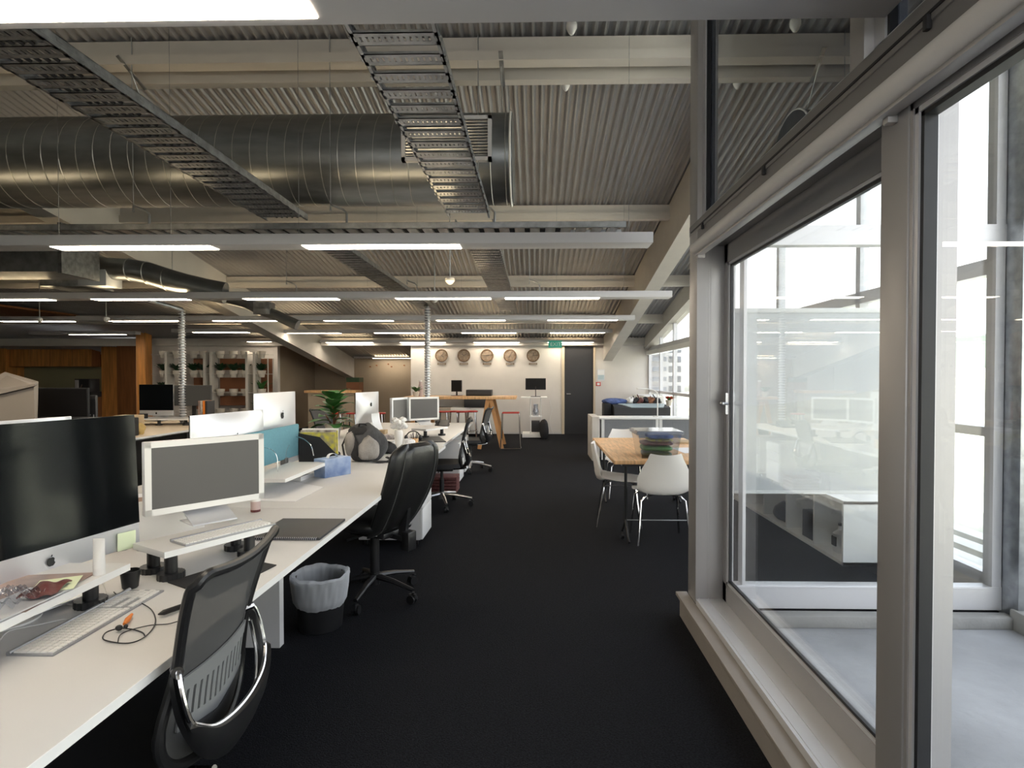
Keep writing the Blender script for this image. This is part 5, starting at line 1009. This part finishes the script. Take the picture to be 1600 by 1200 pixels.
cable('white cable hanging down the clock wall right of the trolley', [at(858, 622, y=FY-.03), at(862, 640, y=FY-.03), at(859, 660, y=FY-.03), at(865, 678, y=FY-.03)], .005, 'whitep')
t = thing('bottle', 'tall white and pink bottle beside the far cable drop', 'bottle', (XA(657, 11.8), 11.8, zt)); MB().lathe([(.05, 0), (.05, .2), (.03, .26), (.03, .3), (0, .3)]).done('bottle_body', 'rose', t); MB().cyl(0, 0, .3, .33, .032).done('cap', 'pearl', t)
# recess: ledge, hooks
tb = thing('ledge_shelf', 'timber counter in front of the set-back wall, behind the tall leafy plant', 'counter', (0, 0, 0)); B(XA(475, 15), XA(556, 15), 15.0, 15.5, at(500, 614, y=15).z, at(500, 610, y=15).z).done('counter_top', 'wood', tb); B(XA(480, 15), XA(552, 15), 15.05, 15.45, 0, at(500, 614, y=15).z).done('counter_front', 'wall2', tb)
for k, pxx in enumerate((487, 500, 508, 579, 589, 607, 612, 632)): p = at(pxx, 573-(k % 3)*2, y=RY-.01); t = MB().tube([p, p+Vector((0, -.06, 0))], .022, 8).done('coat_peg', 'timberd'); tag(t, ['leftmost', 'second', 'third', 'fourth', 'fifth', 'sixth', 'seventh', 'rightmost'][k]+' dark round coat peg from the left on the set-back wall', 'coat peg', 'coat pegs')
t = thing('green_crates', 'green-topped brown box stack against the set-back wall', 'box', (0, 0, 0)); B(XA(541, 16), XA(561, 16), 16, 16.4, at(0, 606, y=16).z, at(0, 597, y=16).z).done('upper_box', 'ply', t); B(XA(541, 16), XA(561, 16), 16, 16.4, at(0, 597, y=16).z, at(0, 590, y=16).z).done('green_lid', 'greend', t); B(XA(541, 16), XA(561, 16), 16.02, 16.4, 0, at(0, 606, y=16).z).done('lower_box', 'ply', t)

# ================================================================== LEFT: PLANT SHELF, KITCHEN
SY = 14.05
sh = thing('plant_shelf', 'tall open plant shelf with pale uprights and brown backing panels, on the left wall', 'shelf', (0, SY, 0))
rows = [553.5, 584, 613, 644]; zr = [at(300, q, y=SY).z for q in rows]; xs = [235, 258.5, 320, 331, 385, 397, 418, 421]; xw = lambda p_: XA(p_, SY)
for z_ in zr: B(xw(236), xw(420), .02, .035, z_-.012, z_).box(xw(236), xw(420), .28, .295, z_-.012, z_).done('rail', 'timber' if 0 else 'beam', sh)
for p_ in (259, 319, 329, 385, 397): MB().box(xw(p_)-.028, xw(p_)+.028, 0, .30, 0, at(0, 550, y=SY).z).done('upright', 'beam', sh)
for p_ in (418.5,): MB().box(xw(p_)-.012, xw(p_)+.012, 0, .02, 0, at(0, 560, y=SY).z).box(xw(p_)-.012, xw(p_)+.012, .28, .30, 0, at(0, 560, y=SY).z).done('upright', 'beam', sh)
for (a_, b_, t0, t1) in ((291, 318, 560, 578), (291, 318, 590, 640), (333, 384, 560, 578), (333, 384, 590, 612), (333, 384, 619, 634), (398, 418, 560, 640)):
    B(xw(a_), xw(b_), .31, .33, at(0, t1, y=SY).z, at(0, t0, y=SY).z).done('backing_panel', 'ply', sh, smooth=False)
potm = MB().lathe([(.070, -.10), (.080, -.02), (.095, -.015), (.105, .07), (.098, .07), (.085, -.01), (0, -.02)], n=18).done('plant_pot', 'pot')
gp = []
R.seed(11)
def plantlet(kind):
    b = MB()
    for k in range(14 if kind else 20):
        a_ = k*2.4; leaf(b, (.01*math.cos(a_), .01*math.sin(a_), .02), (math.cos(a_)*.7, math.sin(a_)*.7, .6+.9*R.random()), (.34 if kind else .27)+.06*R.random(), .032 if kind else .045, droop=.25)
    return b.done('foliage', 'green' if kind else 'greend')
f0, f1 = plantlet(0), plantlet(1)
cols = [(250, 0), (271, 0), (297, 0), (313, 0), (339, 0), (360, 0), (378, 0), (404, 0)]
rn = ['top', 'second', 'third', 'bottom']; cn = ['first', 'second', 'third', 'fourth', 'fifth', 'sixth', 'seventh', 'last']
first = True; ff = {0: True, 1: True}
for r_ in range(4):
    for c_, (pp_, _) in enumerate(cols):
        if r_ == 2 and c_ in (2, 3): continue
        if r_ == 3 and c_ < 4: continue
        o = potm if first else dup(potm, None); first = False
        for ch in kids(o): bpy.data.objects.remove(ch)
        o.location = (xw(pp_), SY+.155, zr[r_]+.012)
        has = (r_ == 1) or (r_ == 2 and c_ in (0, 7)) or (r_ == 3 and c_ == 7)
        kind = 1 if (c_ == 7 and r_ >= 2) else 0
        tag(o, '%s, %s from left in the %s row of the plant shelf' % ('pot with dark leaves' if has and not kind else 'pot with long green leaves' if has else 'empty pale pot', cn[c_], rn[r_]), 'plant pot', 'pots on the plant shelf')
        if has:
            s_ = (f1 if kind else f0); q = s_ if ff[kind] else s_.copy()
            if not ff[kind]: C.objects.link(q)
            ff[kind] = False; q.parent = o; q.rotation_euler.z = c_*1.3; q.location = (0, 0, .03)
# the first pot was copied before it got foliage; timber end panel beside the shelf
pn = B(XA(213, 14.1), XA(227.5, 14.1), 14.1, 14.35, 0, at(0, 500, y=14.1).z).done('timber_post', 'timber', smooth=False); tag(pn, 'tall orange timber end post between kitchen and plant shelf', 'post')
# kitchen
KY = 15.9
def kc(a_, b_, t_, bt, y=KY): p0 = at(a_, bt, y=y); p1 = at(b_, t_, y=y); return p0.x, p1.x, p0.z, p1.z
x0_, x1_, z0_, z1_ = kc(13, 142, 525, 573)
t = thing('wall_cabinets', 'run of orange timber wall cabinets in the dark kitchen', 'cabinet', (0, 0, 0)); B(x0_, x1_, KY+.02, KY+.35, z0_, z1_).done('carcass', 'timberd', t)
for k in range(4): a_ = x0_+(x1_-x0_)*k/4; B(a_+.004, a_+(x1_-x0_)/4-.004, KY, KY+.02, z0_+.01, z1_-.01, bev=.002).done('cabinet_door', 'timber', t)
x0_, x1_, z0_, z1_ = kc(-70, 12, 512, 700); o = B(max(x0_, LX+.01), x1_, KY-.1, KY+.5, 0, z1_).done('tall_cabinet', 'timber', smooth=False); tag(o, 'tall orange timber cabinet at the left edge of the kitchen', 'cabinet')
x0_, x1_, z0_, z1_ = kc(13, 150, 573, 612); o = B(x0_, x1_, KY+.5, KY+.54, z0_, z1_).done('splashback', 'olive', smooth=False); tag(o, 'olive glass splashback under the timber wall cabinets', 'splashback')
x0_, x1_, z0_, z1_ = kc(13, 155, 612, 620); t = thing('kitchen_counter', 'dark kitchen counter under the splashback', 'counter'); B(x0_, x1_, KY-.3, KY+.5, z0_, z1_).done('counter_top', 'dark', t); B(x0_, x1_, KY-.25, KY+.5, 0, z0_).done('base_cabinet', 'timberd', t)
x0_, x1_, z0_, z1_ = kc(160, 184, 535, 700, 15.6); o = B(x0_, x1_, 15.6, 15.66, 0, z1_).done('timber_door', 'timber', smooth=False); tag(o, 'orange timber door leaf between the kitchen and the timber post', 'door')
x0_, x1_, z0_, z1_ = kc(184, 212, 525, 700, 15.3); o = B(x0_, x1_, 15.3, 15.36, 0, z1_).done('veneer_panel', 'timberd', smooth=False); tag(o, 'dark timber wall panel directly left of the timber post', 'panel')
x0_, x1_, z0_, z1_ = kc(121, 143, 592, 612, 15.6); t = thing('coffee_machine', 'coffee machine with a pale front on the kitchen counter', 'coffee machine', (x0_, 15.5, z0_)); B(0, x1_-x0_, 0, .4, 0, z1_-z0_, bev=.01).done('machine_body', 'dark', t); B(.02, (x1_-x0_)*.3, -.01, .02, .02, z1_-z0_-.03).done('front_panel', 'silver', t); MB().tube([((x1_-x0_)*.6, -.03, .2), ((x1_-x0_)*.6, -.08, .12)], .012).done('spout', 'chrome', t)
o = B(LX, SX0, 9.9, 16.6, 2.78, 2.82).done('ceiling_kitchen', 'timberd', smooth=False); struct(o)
# white binder boxes on second bench etc. left for daylight
bpy.context.view_layer.update()
